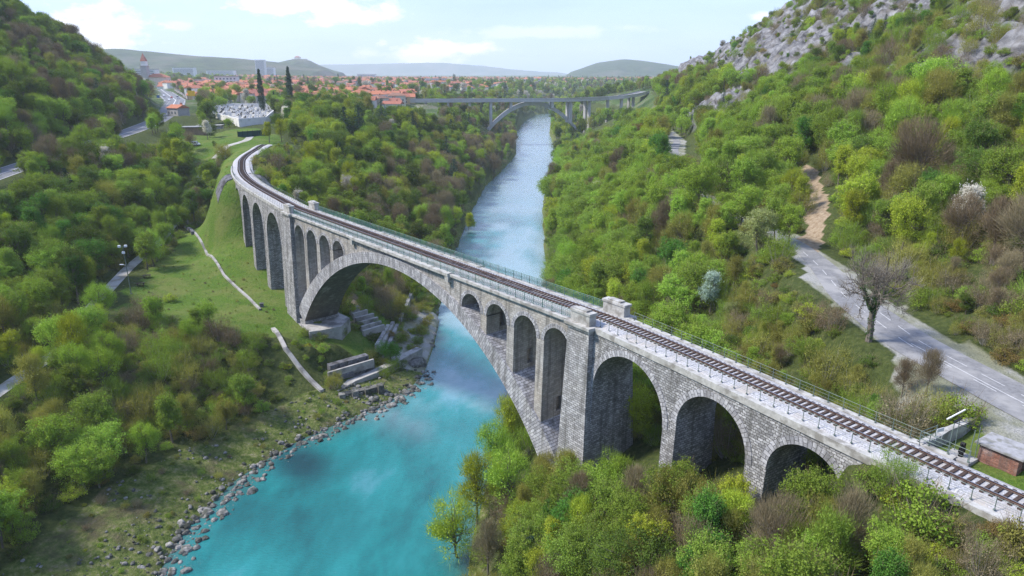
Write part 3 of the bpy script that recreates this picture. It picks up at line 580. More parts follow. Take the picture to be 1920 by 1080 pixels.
def ring_side(side_, c, hw, top, w, parent, m):
    mb = MB(); n = 20
    for side in (side_,):
        for i in range(n):
            a0, a1 = math.pi * i / n, math.pi * (i + 1) / n
            def q(a, r, pr=.07): s = c - r * math.cos(a); z = top - hw + r * math.sin(a); return P3(s, side, z, pr)
            f = [q(a0, hw), q(a1, hw), q(a1, hw + w), q(a0, hw + w)]; uv = [(0, a0 * hw), (0, a1 * hw), (w, a1 * hw), (w, a0 * hw)]
            if side == 1: f = f[::-1]; uv = uv[::-1]
            mb.face(f[::-1], uv[::-1])
            g = [q(a0, hw + w), q(a1, hw + w), q(a1, hw + w, -.05), q(a0, hw + w, -.05)]
            mb.face(g if side == 0 else g[::-1])
            g = [q(a0, hw), q(a1, hw), q(a1, hw, -.05), q(a0, hw, -.05)]; mb.face(g[::-1] if side == 0 else g)
    vbuild(mb, 'voussoirs', M[m], parent)
def soffit_strip(mb, c, hw, top):
    n = 20
    for i in range(n):
        a0, a1 = math.pi * i / n, math.pi * (i + 1) / n
        s0, s1 = c - hw * math.cos(a0), c - hw * math.cos(a1); z0 = top - hw + hw * math.sin(a0); z1 = top - hw + hw * math.sin(a1)
        mb.face([P3(s0, 0, z0), P3(s1, 0, z1), P3(s1, 1, z1), P3(s0, 1, z0)], [(0, a0 * hw), (0, a1 * hw), (W, a1 * hw), (W, a0 * hw)])
def jamb(mb, s, z0, z1, facing, niche=None):
    # cross wall across the width; niche = (zbottom, ztop, depth) passage opening in its middle
    nz = max(1, int((z1 - z0) / 3)); zs = [z0 + (z1 - z0) * i / nz for i in range(nz + 1)]
    if niche: zs = sorted(set([z for z in zs if abs(z - niche[0]) > .3 and abs(z - niche[1]) > .3] + [niche[0], niche[1]]))
    for a, b in zip(zs, zs[1:]):
        la, lb = P3(s, 0, a), P3(s, 0, b); ra, rb = P3(s, 1, a), P3(s, 1, b)
        def lerp(p, q, t): return tuple(p[i] + (q[i] - p[i]) * t for i in range(3))
        cuts = [0, 1] if not niche else [0, .42, .58, 1]
        for t0, t1 in zip(cuts, cuts[1:]):
            if niche and t0 == .42 and a >= niche[0] - .01 and b <= niche[1] + .01:
                ds = niche[2]; m0, m1 = .42, .58
                for (za, zb, tt) in ((a, b, m0), (a, b, m1)):
                    p = lerp(la, ra, tt); q_ = lerp(P3(s + ds, 0, a), P3(s + ds, 1, a), tt); p2 = lerp(lb, rb, tt); q2 = lerp(P3(s + ds, 0, b), P3(s + ds, 1, b), tt)
                    mb.face([p, q_, q2, p2], mi=0)
                for (zz, L_, R_) in ((a, la, ra), (b, lb, rb)):
                    mb.face([lerp(L_, R_, m0), lerp(L_, R_, m1), lerp(P3(s + ds, 0, zz), P3(s + ds, 1, zz), m1), lerp(P3(s + ds, 0, zz), P3(s + ds, 1, zz), m0)])
                mb.face([lerp(P3(s + ds, 0, a), P3(s + ds, 1, a), m0), lerp(P3(s + ds, 0, a), P3(s + ds, 1, a), m1), lerp(P3(s + ds, 0, b), P3(s + ds, 1, b), m1), lerp(P3(s + ds, 0, b), P3(s + ds, 1, b), m0)])
                continue
            f = [lerp(la, ra, t0), lerp(la, ra, t1), lerp(lb, rb, t1), lerp(lb, rb, t0)]; uv = [(t0 * W, a), (t1 * W, a), (t1 * W, b), (t0 * W, b)]
            if facing > 0: f = f[::-1]; uv = uv[::-1]
            mb.face(f, uv)
def wall_section(sa, sb, opens, zlow, top=35.6, mat_='stone', name='spandrel_wall', step=1.0, niches=False):
    # front and back faces with arched openings between sa and sb; zlow(s) gives the bottom
    mb = MB(); cuts = list(np.arange(sa, sb, step)) + [sb]
    for (c, hw, t) in opens: cuts += [c - hw * math.cos(math.pi * i / 20) for i in range(21)]
    cuts = sorted(cuts); cuts = [c for i, c in enumerate(cuts) if i == 0 or c - cuts[i - 1] > 1e-4]
    for a, b in zip(cuts, cuts[1:]):
        m_ = (a + b) / 2; op = next((o for o in opens if abs(m_ - o[0]) < o[1]), None)
        z0a, z0b = (arc_z(*op, a), arc_z(*op, b)) if op else (zlow(a), zlow(b))
        if not op and (top - min(z0a, z0b)) < .02: continue
        K = max(1, int((top - min(z0a, z0b)) / 3))
        for side in (0, 1):
            for k in range(K):
                t0, t1 = k / K, (k + 1) / K; za0, za1 = z0a + (top - z0a) * t0, z0a + (top - z0a) * t1; zb0, zb1 = z0b + (top - z0b) * t0, z0b + (top - z0b) * t1
                f = [P3(b, side, zb0), P3(a, side, za0), P3(a, side, za1), P3(b, side, zb1)]; uv = [(-b, zb0), (-a, za0), (-a, za1), (-b, zb1)]
                if side: f = f[::-1]; uv = uv[::-1]
                mb.face(f, uv)
    for i, (c, hw, t) in enumerate(opens):
        soffit_strip(mb, c, hw, t)
        for sg in (-1, 1):
            s = c + sg * hw; zl = zlow(s + sg * .01) if zlow else 0
            ni = None
            if niches and t - hw - zl > 2.0:
                ni = (zl + .9, min(zl + .9 + 2.3, t - hw - .2), sg * .75)
            if t - hw > zl + .05: jamb(mb, s, zl, t - hw, sg, ni)
    return vbuild(mb, name, M[mat_])
wall_section(2.0, 92.0, OPEN, lambda s: z_ext(s) - .15, 35.6, 'stone_main', niches=True)
for (c, hw, t) in OPEN: ring_trim(c, hw, t, .62, m='vous')
# the tall pillars at either end of the great arch
def pillar(s0, zfoot):
    mb = MB(); lv = [zfoot + (35.6 - zfoot) * i / 6 for i in range(7)]
    def ring(z):
        b = (35.6 - z) * .045; h = 1.95 + b * .75; e = .75 + b
        return [BP(s0 - h, -e, z), BP(s0 + h, -e, z), BP(s0 + h, W + e, z), BP(s0 - h, W + e, z)]
    for z0, z1 in zip(lv, lv[1:]):
        A, B = ring(z0), ring(z1)
        for i in range(4):
            j = (i + 1) % 4; w = 3.9 if i % 2 == 0 else W + 1.5; wj = w / 2
            mb.face([A[j], A[i], B[i], B[j]], [(wj, z0), (-wj, z0), (-wj, z1), (wj, z1)])
    p = vbuild(mb, 'pillar', M['stone'])
    for side in (0, 1):
        c = MB()
        def blk(h, e0, e1, z0, z1):
            if side == 0: o = [BP(s0 - h, -e1, 0), BP(s0 + h, -e1, 0), BP(s0 + h, -e0, 0), BP(s0 - h, -e0, 0)]
            else: o = [BP(s0 - h, W + e0, 0), BP(s0 + h, W + e0, 0), BP(s0 + h, W + e1, 0), BP(s0 - h, W + e1, 0)]
            c.prism([(q[0], q[1]) for q in o][::-1], z0, z1)
        blk(2.15, -.6, .95, 35.6, 35.95); blk(2.35, -.6, 1.15, 35.95, 36.35); blk(1.7, -.55, .55, 36.35, 37.75); blk(1.85, -.65, .65, 37.75, 38.05); blk(1.0, -.45, .45, 38.05, 38.25)
        vbuild(c, 'pillar_cap', [M['boulder']] if False else M['white_stone'], p)
    return p
pillar(.1, 9.0); pillar(94.2, 9.5)
# side arcades
RO = [(-8.55, 6.15, 34.35), (-21.4, 4.75, 34.45), (-32.7, 4.1, 34.4)]
LO = [(108.0, 6.6, 34.0), (123.8, 5.8, 34.0), (137.8, 5.4, 34.1), (151.2, 4.9, 34.2)]
def arcade(sa, sb, opens, foot):
    spring = {i: o[2] - o[1] for i, o in enumerate(opens)}
    zl = lambda s: foot(s)
    o = wall_section(sa, sb, opens, zl, 35.6, 'stone_arcade', 'arcade_wall', 1.0)
    for q in opens: ring_trim(*q, .8)
arcade(-62.0, -1.7, RO, lambda s: np.interp(s, [-62, -43, -36, -28, -15, 0], [31, 27, 20, 18, 12, 8]))
arcade(96.0, 170.0, LO, lambda s: np.interp(s, [96, 130, 147, 157, 170], [9.5, 11.5, 12, 14, 24]))
# cornice, coping and deck
def band(s0, s1, e0, e1, z0, z1, mb, step=1.5, sides=(0, 1)):
    ss = list(np.arange(s0, s1, step)) + [s1]
    for side in sides:
        for a, b in zip(ss, ss[1:]):
            def q(s, e, z): return BP(s, -e if side == 0 else W + e, z)
            fs = [[q(b, e1, z0), q(a, e1, z0), q(a, e1, z1), q(b, e1, z1)], [q(b, e1, z1), q(a, e1, z1), q(a, e0, z1), q(b, e0, z1)], [q(a, e1, z0), q(b, e1, z0), q(b, e0, z0), q(a, e0, z0)], [q(a, e0, z0), q(b, e0, z0), q(b, e0, z1), q(a, e0, z1)]]
            for f in fs: mb.face(f if side == 0 else f[::-1])
        for s, r in ((ss[0], 1), (ss[-1], -1)):
            f = [q(s, e0, z0), q(s, e1, z0), q(s, e1, z1), q(s, e0, z1)]; mb.face(f)
for sd in ((0,), (1,)):
    m1 = MB(); band(2.3, 91.9, -.2, .22, 35.6, 35.85, m1, sides=sd); band(2.3, 91.9, -.45, .42, 35.85, 36.25, m1, sides=sd); vbuild(m1, 'cornice', M['white_stone'])
    m1 = MB(); band(29.5, 63, -.4, .8, 35.9, 36.38, m1, sides=sd); bc = vbuild(m1, 'balcony_slab', M['white_stone'])
    for s in (29.9, 62.6): m1 = MB(); band(s - .45, s + .45, 0, .75, 34.9, 35.88, m1, sides=sd); vbuild(m1, 'corbel', M['white_stone'])
for sd in ((0,), (1,)):
    m1 = MB(); band(S_MIN + .5 if sd == (0,) else -42, -2.3, -.5, .16, 35.6, 36.35, m1, sides=sd); vbuild(m1, 'coping', M['white_stone'])
    m1 = MB(); band(96.6, 186, -.5, .2, 35.6, 36.4, m1, sides=sd); vbuild(m1, 'coping', M['white_stone'])
def ballast(s0, s1, name, w0=.5, w1=W - .5, parent=None):
    mb = MB(); ss = np.linspace(s0, s1, int((s1 - s0) / .8) + 1); ww = np.linspace(w0, w1, 13)
    for a, b in zip(ss, ss[1:]):
        for c, d in zip(ww, ww[1:]):
            def z(s, w):
                e = min(w - w0, w1 - w); return 36.22 + .30 * float(sstep(e, .0, .8)) + (float(vnoise(s * 1.7, w * 1.9)) - .5) * .07
            mb.face([BP(a, c, z(a, c)), BP(a, d, z(a, d)), BP(b, d, z(b, d)), BP(b, c, z(b, c))])
    return mb
o = vbuild(ballast(-41, 165, ''), 'ballast_deck', M['ballast'])
e = ballast(S_MIN + .5, -41, '').build('ballast_bed', M['ballast']); tag(e, 'pale ballast bed under the track beyond the near end of the viaduct', kind='structure')
e = ballast(165, S_MAX - 2, '', .2, W + .6).build('ballast_bed', M['ballast']); tag(e, 'pale ballast bed curving away beyond the far end of the viaduct', kind='structure')
# the track
TC = 3.15
track = empty('railway_track', BP(47, TC, 36.5)); tag(track, 'single line of rusty rails on brown sleepers over the viaduct', 'railway track')
TI = track.location.copy()
def tb(mb, name, m):
    o = mb.build(name, m, track); o.matrix_parent_inverse.translation = -TI; return o
for off in (-.75, .75):
    mb = MB(); ss = np.arange(S_MIN + .5, S_MAX - 2, 1.0)
    for a, b in zip(ss, ss[1:]):
        prof = [(-.09, 0), (-.03, .05), (-.045, .17), (.045, .17), (.03, .05), (.09, 0)]
        for k in range(5):
            (w0, h0), (w1, h1) = prof[k], prof[k + 1]
            mb.face([BP(a, TC + off + w0, 36.60 + h0), BP(b, TC + off + w0, 36.60 + h0), BP(b, TC + off + w1, 36.60 + h1), BP(a, TC + off + w1, 36.60 + h1)], mi=1 if k == 2 else 0)
    tb(mb, 'rail', [M['rust'], M['railtop']])
smesh = MB(); smesh.box((0, 0, -.14), (.27, 2.45, .2)); smesh.box((0, -.75, .06), (.22, .34, .03)); smesh.box((0, .75, .06), (.22, .34, .03)); s0o = smesh.build('sleeper', M['sleeper'], track); cnt = 0; far = MB()
s = S_MIN + .8
while s < S_MAX - 3:
    p = BP(s, TC, 36.56); t, n = TN(s); d = np.hypot(p[0], p[1])
    x_, y_, _ = px(*p); vis = (-20 < x_ < 1940) and (y_ < 1100)
    if vis and cnt < 100 and s > -45:
        c = s0o if cnt == 0 else s0o.copy()
        if cnt: COL.objects.link(c)
        c.location = Vector(p) - TI; c.rotation_euler = (0, 0, math.atan2(t[1], t[0])); cnt += 1
    else: far.box((p[0], p[1], p[2] - .14), (.26, 2.5, .2), math.atan2(t[1], t[0]))
    s += .64
o = tb(far, 'sleepers', M['sleeper']); o['kind'] = 'stuff'
# railings
def railing(name, label, s0, s1, w, style, group='railings of the viaduct'):
    r = empty(name, BP((s0 + s1) / 2, w, 36.4)); tag(r, label, 'railing', group); RI = r.location.copy()
    mb = MB(); m_ = M['green_metal'] if style == 'iron' else M['dark_green_metal']; b0 = 36.38
    step = 1.9 if style == 'iron' else 1.6; ss = np.arange(s0, s1 + .01, step)
    def B(a, b, r0, mb=mb): mb.tube([a, b], r0, 4, cap=False)
    pm = MB()
    hh = 1.15 if style == 'iron' else 1.05
    pm.tube([(0, 0, 0), (0, 0, hh + .05)], .055 if style == 'iron' else .035, 5); pm.box((0, 0, 0), (.16, .16, .08))
    p0 = pm.build('post', m_, r)
    for i, s in enumerate(ss[:100]):
        c = p0 if i == 0 else p0.copy()
        if i: COL.objects.link(c)
        c.location = Vector(BP(s, w, b0)) - RI
    if style == 'iron':
        for a, b in zip(ss, ss[1:]):
            for z, rr in ((.12, .03), (.92, .028), (1.12, .04)): B(BP(a, w, b0 + z), BP(b, w, b0 + z), rr)
            n = 5; st = (b - a) / n
            for k in range(n):
                x0 = a + k * st; B(BP(x0, w, b0 + .12), BP(x0, w, b0 + 1.1), .022)
                B(BP(x0, w, b0 + .14), BP(x0 + st, w, b0 + .9), .018); B(BP(x0 + st, w, b0 + .14), BP(x0, w, b0 + .9), .018)
                mid = [BP(x0 + st / 2 + st * .33 * math.cos(q), w, b0 + .52 + .2 * math.sin(q)) for q in np.linspace(0, 2 * math.pi, 7)]
                for u_, v_ in zip(mid, mid[1:]): B(u_, v_, .016)
    else:
        for a, b in zip(ss, ss[1:]):
            for z, rr in ((.35, .014), (.7, .014), (1.05, .026)): B(BP(a, w, b0 + z), BP(b, w, b0 + z), rr)
    o = mb.build('lattice' if style == 'iron' else 'tube_rails', m_, r); o.matrix_parent_inverse.translation = -RI
    return r
railing('railing', 'ornate green iron railing along the near edge of the deck over the great arch', 2.2, 92.0, .02, 'iron')
railing('railing', 'ornate green iron railing along the river-facing far edge over the great arch', 2.2, 92.0, W - .02, 'iron')
railing('railing', 'thin green tube railing with many posts above the three near side arches', -52, -2.4, .62, 'tube')
railing('railing', 'thin green tube railing on the road side of the deck near the brick hut', -43, -2.4, W - .12, 'tube')
railing('railing', 'thin railing on the outer edge of the curved far end of the viaduct', 96.8, 186, .3, 'tube')
railing('railing', 'thin railing on the inner edge of the curved far end of the viaduct', 96.8, 192, W - .2, 'tube')

# ------------------------------------------------------------------ trees and shrubs
def leaves_np(centers, radii, per, size, rg, flat=.75, up=.35, elong=1.0, clumpv=None):
    n = len(centers); k = n * per
    c = np.repeat(centers, per, 0); r = np.repeat(radii, per)[:, None]
    d = rg.normal(size=(k, 3)); d /= np.linalg.norm(d, axis=1)[:, None]; rad = rg.random((k, 1)) ** .45
    p = c + d * rad * r * np.array([1, 1, flat])
    nrm = d + rg.normal(size=(k, 3)) * .8; nrm[:, 2] += up; nrm /= np.linalg.norm(nrm, axis=1)[:, None]
    a = np.cross(nrm, rg.normal(size=(k, 3))); a /= np.linalg.norm(a, axis=1)[:, None]; b = np.cross(nrm, a)
    s = (size * (.6 + .8 * rg.random((k, 1)))); a = a * s * elong; b = b * s * .62
    V = np.stack([p - a, p - b, p + a, p + b], 1).reshape(-1, 3); Fc = np.arange(4 * k).reshape(k, 4)
    cv = np.repeat(rg.random(n) if clumpv is None else clumpv, per) * .8 + rg.random(k) * .2
    return V, Fc, cv
def twigs_np(starts, dirs, length, width, rg):
    k = len(starts); d = dirs + rg.normal(size=(k, 3)) * .33; d /= np.linalg.norm(d, axis=1)[:, None]
    L_ = length * (.5 + rg.random((k, 1))); w = np.cross(d, rg.normal(size=(k, 3))); w /= np.linalg.norm(w, axis=1)[:, None]; w = w * width
    m = starts + d * L_ * .5 + rg.normal(size=(k, 3)) * .05 * L_; e = starts + d * L_
    V = np.stack([starts - w, starts + w, e + w * .25, e - w * .25], 1).reshape(-1, 3)
    return V, np.arange(4 * k).reshape(k, 4), rg.random(k)
def crown_points(rg, n, h0, h1, rx, shape='round'):
    # lobes of a crown: uneven, top heavy, open between
    lobes = []
    for i in range(rg.integers(6, 10)):
        a = rg.random() * 2 * math.pi; t = rg.random(); z = h0 + (h1 - h0) * (.18 + .62 * t)
        prof = {'round': math.sin(math.pi * (.18 + .72 * t)) ** .7, 'tall': math.sin(math.pi * (.15 + .75 * t)) * .62, 'wide': (.6 + .4 * t)}[shape]
        rr = rx * prof * .55 * (.6 + .6 * rg.random()); lobes.append((math.cos(a) * rr, math.sin(a) * rr, z, rx * (.36 + .26 * rg.random())))
    lobes.append((0, 0, h0 + (h1 - h0) * .72, rx * .45))
    P = []
    while len(P) < n:
        l = lobes[rg.integers(len(lobes))]; d = rg.normal(size=3); d /= np.linalg.norm(d); d[2] = d[2] * .8 + .1
        p = np.array(l[:3]) + d * l[3] * (.72 + .33 * rg.random())
        if p[2] < h0 * .8 or p[2] > h1: continue
        P.append(p)
    return np.array(P)
def limbs(mb, rg, targets, h0, r0, lean=(0, 0), h_top=None):
    top = np.array([lean[0], lean[1], h_top or h0 * 1.8])
    tr = [np.zeros(3) + [0, 0, -.6], np.array([lean[0] * .3, lean[1] * .3, h0 * .6]), np.array([lean[0] * .6, lean[1] * .6, h0 * 1.1]), top]
    mb.tube(tr, [r0 * 1.25, r0, r0 * .75, r0 * .35], 6)
    for t in targets:
        k = .25 + .65 * rg.random(); a = tr[1] * (1 - k) + top * k; a[2] = min(a[2], t[2] * .8)
        m = a * .5 + t * .5; m[2] += .25 * rg.normal(); m[:2] += rg.normal(size=2) * .2
        q = a * .2 + t * .8; q[:2] += rg.normal(size=2) * .15
        mb.tube([a, m, q, t], [r0 * .34, r0 * .22, r0 * .13, r0 * .05], 4, cap=False)
PROTO = {}
def proto(key, kind_name, geos, trunk_mb, leaf, bark, nominal, twg=False):
    V = []; Fc = []; C = []; n = 0
    for (v, f, c) in geos: V.append(v); Fc.append(f + n); C.append(c); n += len(v)
    me = npmesh('crown', np.concatenate(V), np.concatenate(Fc), [LEAF[leaf], LEAF['brown']], attrs={'clump': ('FACE', np.concatenate(C))}, link=False)
    if twg: mi = np.zeros(len(me.polygons), np.int32); mi[-len(geos[-1][1]):] = 1; me.polygons.foreach_set('material_index', mi)
    tm = None
    if trunk_mb is not None:
        o = trunk_mb.build('trunk', M[bark]); tm = o.data; bpy.data.objects.remove(o)
    PROTO[key] = dict(crown=me, trunk=tm, name=kind_name, h=nominal[0], r=nominal[1], leaf=leaf)
def variant(src, key, leaf, name=None, bark=None):
    p = dict(PROTO[src]); me = p['crown'].copy(); me.materials[0] = LEAF[leaf]; p['crown'] = me; p['leaf'] = leaf
    if bark: t = p['trunk'].copy(); t.materials[0] = M[bark]; p['trunk'] = t
    if name: p['name'] = name
    PROTO[key] = p
for i, (shape, rx, h) in enumerate([('round', 3.9, 9.5), ('wide', 4.6, 8.5), ('round', 3.4, 10.5), ('tall', 3.0, 11.0)]):
    rg = np.random.default_rng(100 + i); cp = crown_points(rg, 230, h * .2, h, rx, shape); cp += rg.normal(size=cp.shape) * .18
    mb = MB(); limbs(mb, rg, cp[:44], h * .25, .2, (rg.normal() * .5, rg.normal() * .5), h * .72)
    g1 = leaves_np(cp, rx * (.11 + .11 * rg.random(len(cp))), 44, .105, rg, .95)
    ex = cp[rg.integers(0, len(cp), 1500)] + rg.normal(size=(1500, 3)) * np.array([.45, .45, .55])
    g2 = leaves_np(ex, np.full(1500, .35), 3, .09, rg, 1.2)
    st = cp[rg.integers(0, len(cp), 650)] + rg.normal(size=(650, 3)) * .3; dr = st - np.array([0, 0, h * .35]); dr /= np.linalg.norm(dr, axis=1)[:, None]; dr[:, 2] += .4
    proto('g%d' % i, 'broadleaf_tree', [g1, g2, twigs_np(st, dr, .8, .014, rg)], mb, 'green', 'bark', (h, rx), True)
for i, (h, rx) in enumerate([(10, 3.6), (11, 3.2)]):   # open crowns, leaves barely out, twigs showing
    rg = np.random.default_rng(200 + i); cp = crown_points(rg, 120, h * .2, h, rx, 'round' if i == 0 else 'tall')
    mb = MB(); limbs(mb, rg, cp[:55], h * .22, .18, (rg.normal() * .5, 0), h * .75)
    st = cp[rg.integers(0, len(cp), 3600)] + rg.normal(size=(3600, 3)) * .38; dr = st - np.array([0, 0, h * .35]); dr /= np.linalg.norm(dr, axis=1)[:, None]; dr[:, 2] += .35
    g1 = twigs_np(st, dr, .85, .016, rg); g2 = leaves_np(cp, np.full(len(cp), .8), 26, .11, rg)
    proto('o%d' % i, 'budding_tree', [g1, g2], mb, 'olive', 'bark', (h, rx))
    proto('b%d' % i, 'bare_tree', [g1, twigs_np(st[:2500] + rg.normal(size=(2500, 3)) * .3, dr[:2500], .9, .015, rg)], mb, 'brown', 'bark', (h, rx))
for i in range(2):   # shrubs
    rg = np.random.default_rng(300 + i); k = 46; a = rg.random(k) * 6.283; rr = np.sqrt(rg.random(k)) * 1.5; cp = np.stack([np.cos(a) * rr, np.sin(a) * rr, .35 + (1.9 - rr * .7) * rg.random(k)], 1)
    mb = MB()
    for t in cp[:14]: mb.tube([(t[0] * .15, t[1] * .15, -.3), (t[0] * .6, t[1] * .6, t[2] * .6), tuple(t)], [.05, .03, .012], 4, cap=False)
    st = cp[rg.integers(0, k, 260)] + rg.normal(size=(260, 3)) * .2; dr = st.copy(); dr[:, 2] += 1.2; dr /= np.linalg.norm(dr, axis=1)[:, None]
    proto('s%d' % i, 'shrub', [leaves_np(cp, np.full(k, .52), 60, .065, rg), twigs_np(st, dr, .8, .012, rg)], mb, 'mid', 'bark', (2.2, 1.8), True)
for i in range(1):   # tall many-stemmed thicket, twiggy
    rg = np.random.default_rng(330 + i); k = 60; a = rg.random(k) * 6.283; rr = np.sqrt(rg.random(k)) * 2.0; cp = np.stack([np.cos(a) * rr, np.sin(a) * rr, .6 + 3.4 * rg.random(k)], 1)
    mb = MB()
    for t in cp[:24]: mb.tube([(t[0] * .2, t[1] * .2, -.3), (t[0] * .7, t[1] * .7, t[2] * .6), (t[0], t[1], t[2] + .8)], [.04, .025, .008], 4, cap=False)
    st = cp[rg.integers(0, k, 1500)] + rg.normal(size=(1500, 3)) * .35; dr = st * .25; dr[:, 2] += 1.3; dr /= np.linalg.norm(dr, axis=1)[:, None]
    proto('t0', 'thicket', [twigs_np(st, dr, .9, .012, rg), leaves_np(cp, np.full(k, .6), 26, .08, rg)], mb, 'olive', 'bark_pale', (4.4, 2.2))
def conifer(key, h, r, seed, leaf='conifer'):
    rg = np.random.default_rng(seed); C = []; rad = []
    for j in range(int(h * 1.9)):
        z = h * .08 + (h * .9) * j / (h * 1.9); rr = r * (1 - (z / h)) ** .85 + .15; nb = 7 + int(rr * 2)
        for q in range(nb):
            a = rg.random() * 6.283
            for t in np.linspace(.25, 1, max(2, int(rr * 1.8))): C.append((math.cos(a) * rr * t, math.sin(a) * rr * t, z - rr * t * .18)); rad.append(.22 + .18 * (1 - t))
    C = np.array(C); mb = MB(); mb.tube([(0, 0, -.5), (0, 0, h * .5), (0, 0, h * .97)], [.25, .16, .03], 6)
    per = max(3, int(9000 / len(C))); proto(key, 'conifer_tree', [leaves_np(C, np.array(rad) * 1.5, per, .13, rg, .4, .2)], mb, leaf, 'bark', (h, r))
conifer('c0', 13, 3.4, 5); conifer('c1', 15, 4.2, 6)
rg = np.random.default_rng(9); k = 150; z = rg.random(k) * 14; prof = .95 * np.minimum(1, (z + .6) / 2.5) * np.clip((14.6 - z) / 6, .12, 1) ** .8; a = rg.random(k) * 6.283
cp = np.stack([np.cos(a) * prof * .7, np.sin(a) * prof * .7, z + .4], 1); mb = MB(); mb.tube([(0, 0, -.5), (0, 0, 12)], [.2, .05], 6)
proto('cy', 'cypress', [leaves_np(cp, np.maximum(.35, prof * .62), 50, .13, rg, 1.5, .5)], mb, 'conifer', 'bark', (14.5, 1.2))
for s, nm in (('g0', 'G0'), ('g1', 'G1'), ('g2', 'G2'), ('g3', 'G3')):
    for lf in ('mid', 'dark', 'yellow', 'rusty', 'emerald'): variant(s, s + lf[0], lf)
for s in ('g0', 'g3'): variant(s, s + 'w', 'white', 'blossom_tree'); variant(s, s + 'p', 'pale'); variant(s, s + 's', 'silver')
variant('o0', 'o0y', 'yellow', 'broadleaf_tree'); variant('o1', 'o1y', 'yellow', 'broadleaf_tree'); variant('o0', 'o0g', 'green', 'broadleaf_tree'); variant('o1', 'o1m', 'mid', 'broadleaf_tree'); variant('b0', 'b0p', 'brown', None, 'bark_pale')
variant('s0', 's0g', 'green'); variant('s1', 's1d', 'dark'); variant('s0', 's0o', 'olive'); variant('s1', 's1y', 'yellow'); variant('s1', 's1r', 'rusty'); variant('t0', 't0b', 'brown'); variant('t0', 't0g', 'mid'); variant('s0', 's0p', 'pale')
KEYS = list(PROTO)
LEAFSETS = {'green': ['g0', 'g1', 'g2', 'g3', 'o0g'], 'mid': ['g0m', 'g1m', 'g2m', 'g3m', 'o1m'], 'dark': ['g0d', 'g1d', 'g2d', 'g3d'], 'yellow': ['g0y', 'g2y', 'g3y', 'o0y', 'o1y'],
            'olive': ['o0', 'o1'], 'brown': ['b0', 'b1', 'b0p'], 'rusty': ['g1r', 'g2r'], 'white': ['g0w', 'g3w'], 'conifer': ['c0', 'c1'], 'pale': ['g0p'], 'emerald': ['g0e', 'g1e', 'g2e', 'g3e']}
# which kinds of tree grow in which part of the valley (blobs given by where the photo shows them)
BLOBS = [(110, 470, 100, 90, 'emerald', 5), (250, 640, 120, 90, 'mid', 2), (60, 250, 120, 40, 'green', 2), (1300, 560, 120, 80, 'green', 2.5), (1280, 250, 130, 60, 'green', 2), (1450, 430, 90, 60, 'green', 2), (1100, 940, 60, 40, 'emerald', 1),(90, 130, 130, 60, 'brown', 5), (230, 160, 60, 40, 'brown', 3), (110, 300, 110, 45, 'brown', 2.2), (250, 230, 60, 40, 'brown', 1.5), (40, 70, 90, 60, 'mid', 2), (840, 350, 45, 75, 'brown', 8), (700, 385, 75, 45, 'brown', 4), (925, 285, 50, 50, 'brown', 6), (760, 390, 50, 50, 'olive', 3),
 (1330, 455, 60, 50, 'olive', 4), (1250, 420, 50, 40, 'brown', 4), (1710, 300, 90, 45, 'brown', 5), (1640, 235, 90, 28, 'brown', 4), (1850, 500, 90, 60, 'brown', 3), (1480, 610, 90, 50, 'olive', 3), (1720, 650, 80, 50, 'olive', 3), (1060, 900, 130, 70, 'olive', 6), (1060, 850, 90, 40, 'brown', 4), (1700, 960, 150, 60, 'brown', 2.5), (1500, 950, 80, 60, 'brown', 2),
 (560, 300, 90, 50, 'yellow', 9), (640, 340, 60, 60, 'yellow', 3), (1600, 390, 60, 45, 'yellow', 6), (1690, 430, 50, 55, 'yellow', 7), (1500, 375, 45, 30, 'yellow', 6), (850, 1000, 90, 90, 'yellow', 9), (950, 760, 40, 40, 'yellow', 5), (140, 600, 90, 90, 'yellow', 3), (40, 800, 90, 120, 'olive', 3), (60, 670, 50, 40, 'yellow', 6), (1090, 330, 60, 60, 'green', 4), (870, 390, 25, 50, 'yellow', 5), (1150, 340, 140, 90, 'green', 2),
 (920, 850, 70, 60, 'green', 7), (70, 440, 150, 120, 'mid', 3), (60, 440, 120, 110, 'dark', 1.5), (700, 260, 90, 50, 'dark', 3), (1870, 260, 70, 60, 'dark', 3), (1480, 730, 110, 60, 'dark', 3), (1780, 620, 110, 60, 'dark', 3), (1200, 520, 90, 60, 'green', 5), (1200, 880, 70, 50, 'green', 3), (1800, 1000, 90, 50, 'green', 3), (1200, 330, 60, 40, 'dark', 1), (420, 185, 40, 20, 'green', 4), (1030, 230, 40, 60, 'yellow', 2.5), (1500, 260, 200, 60, 'green', 1.6)]
KN = ['green', 'mid', 'dark', 'yellow', 'olive', 'brown', 'rusty', 'white', 'conifer', 'pale', 'emerald']
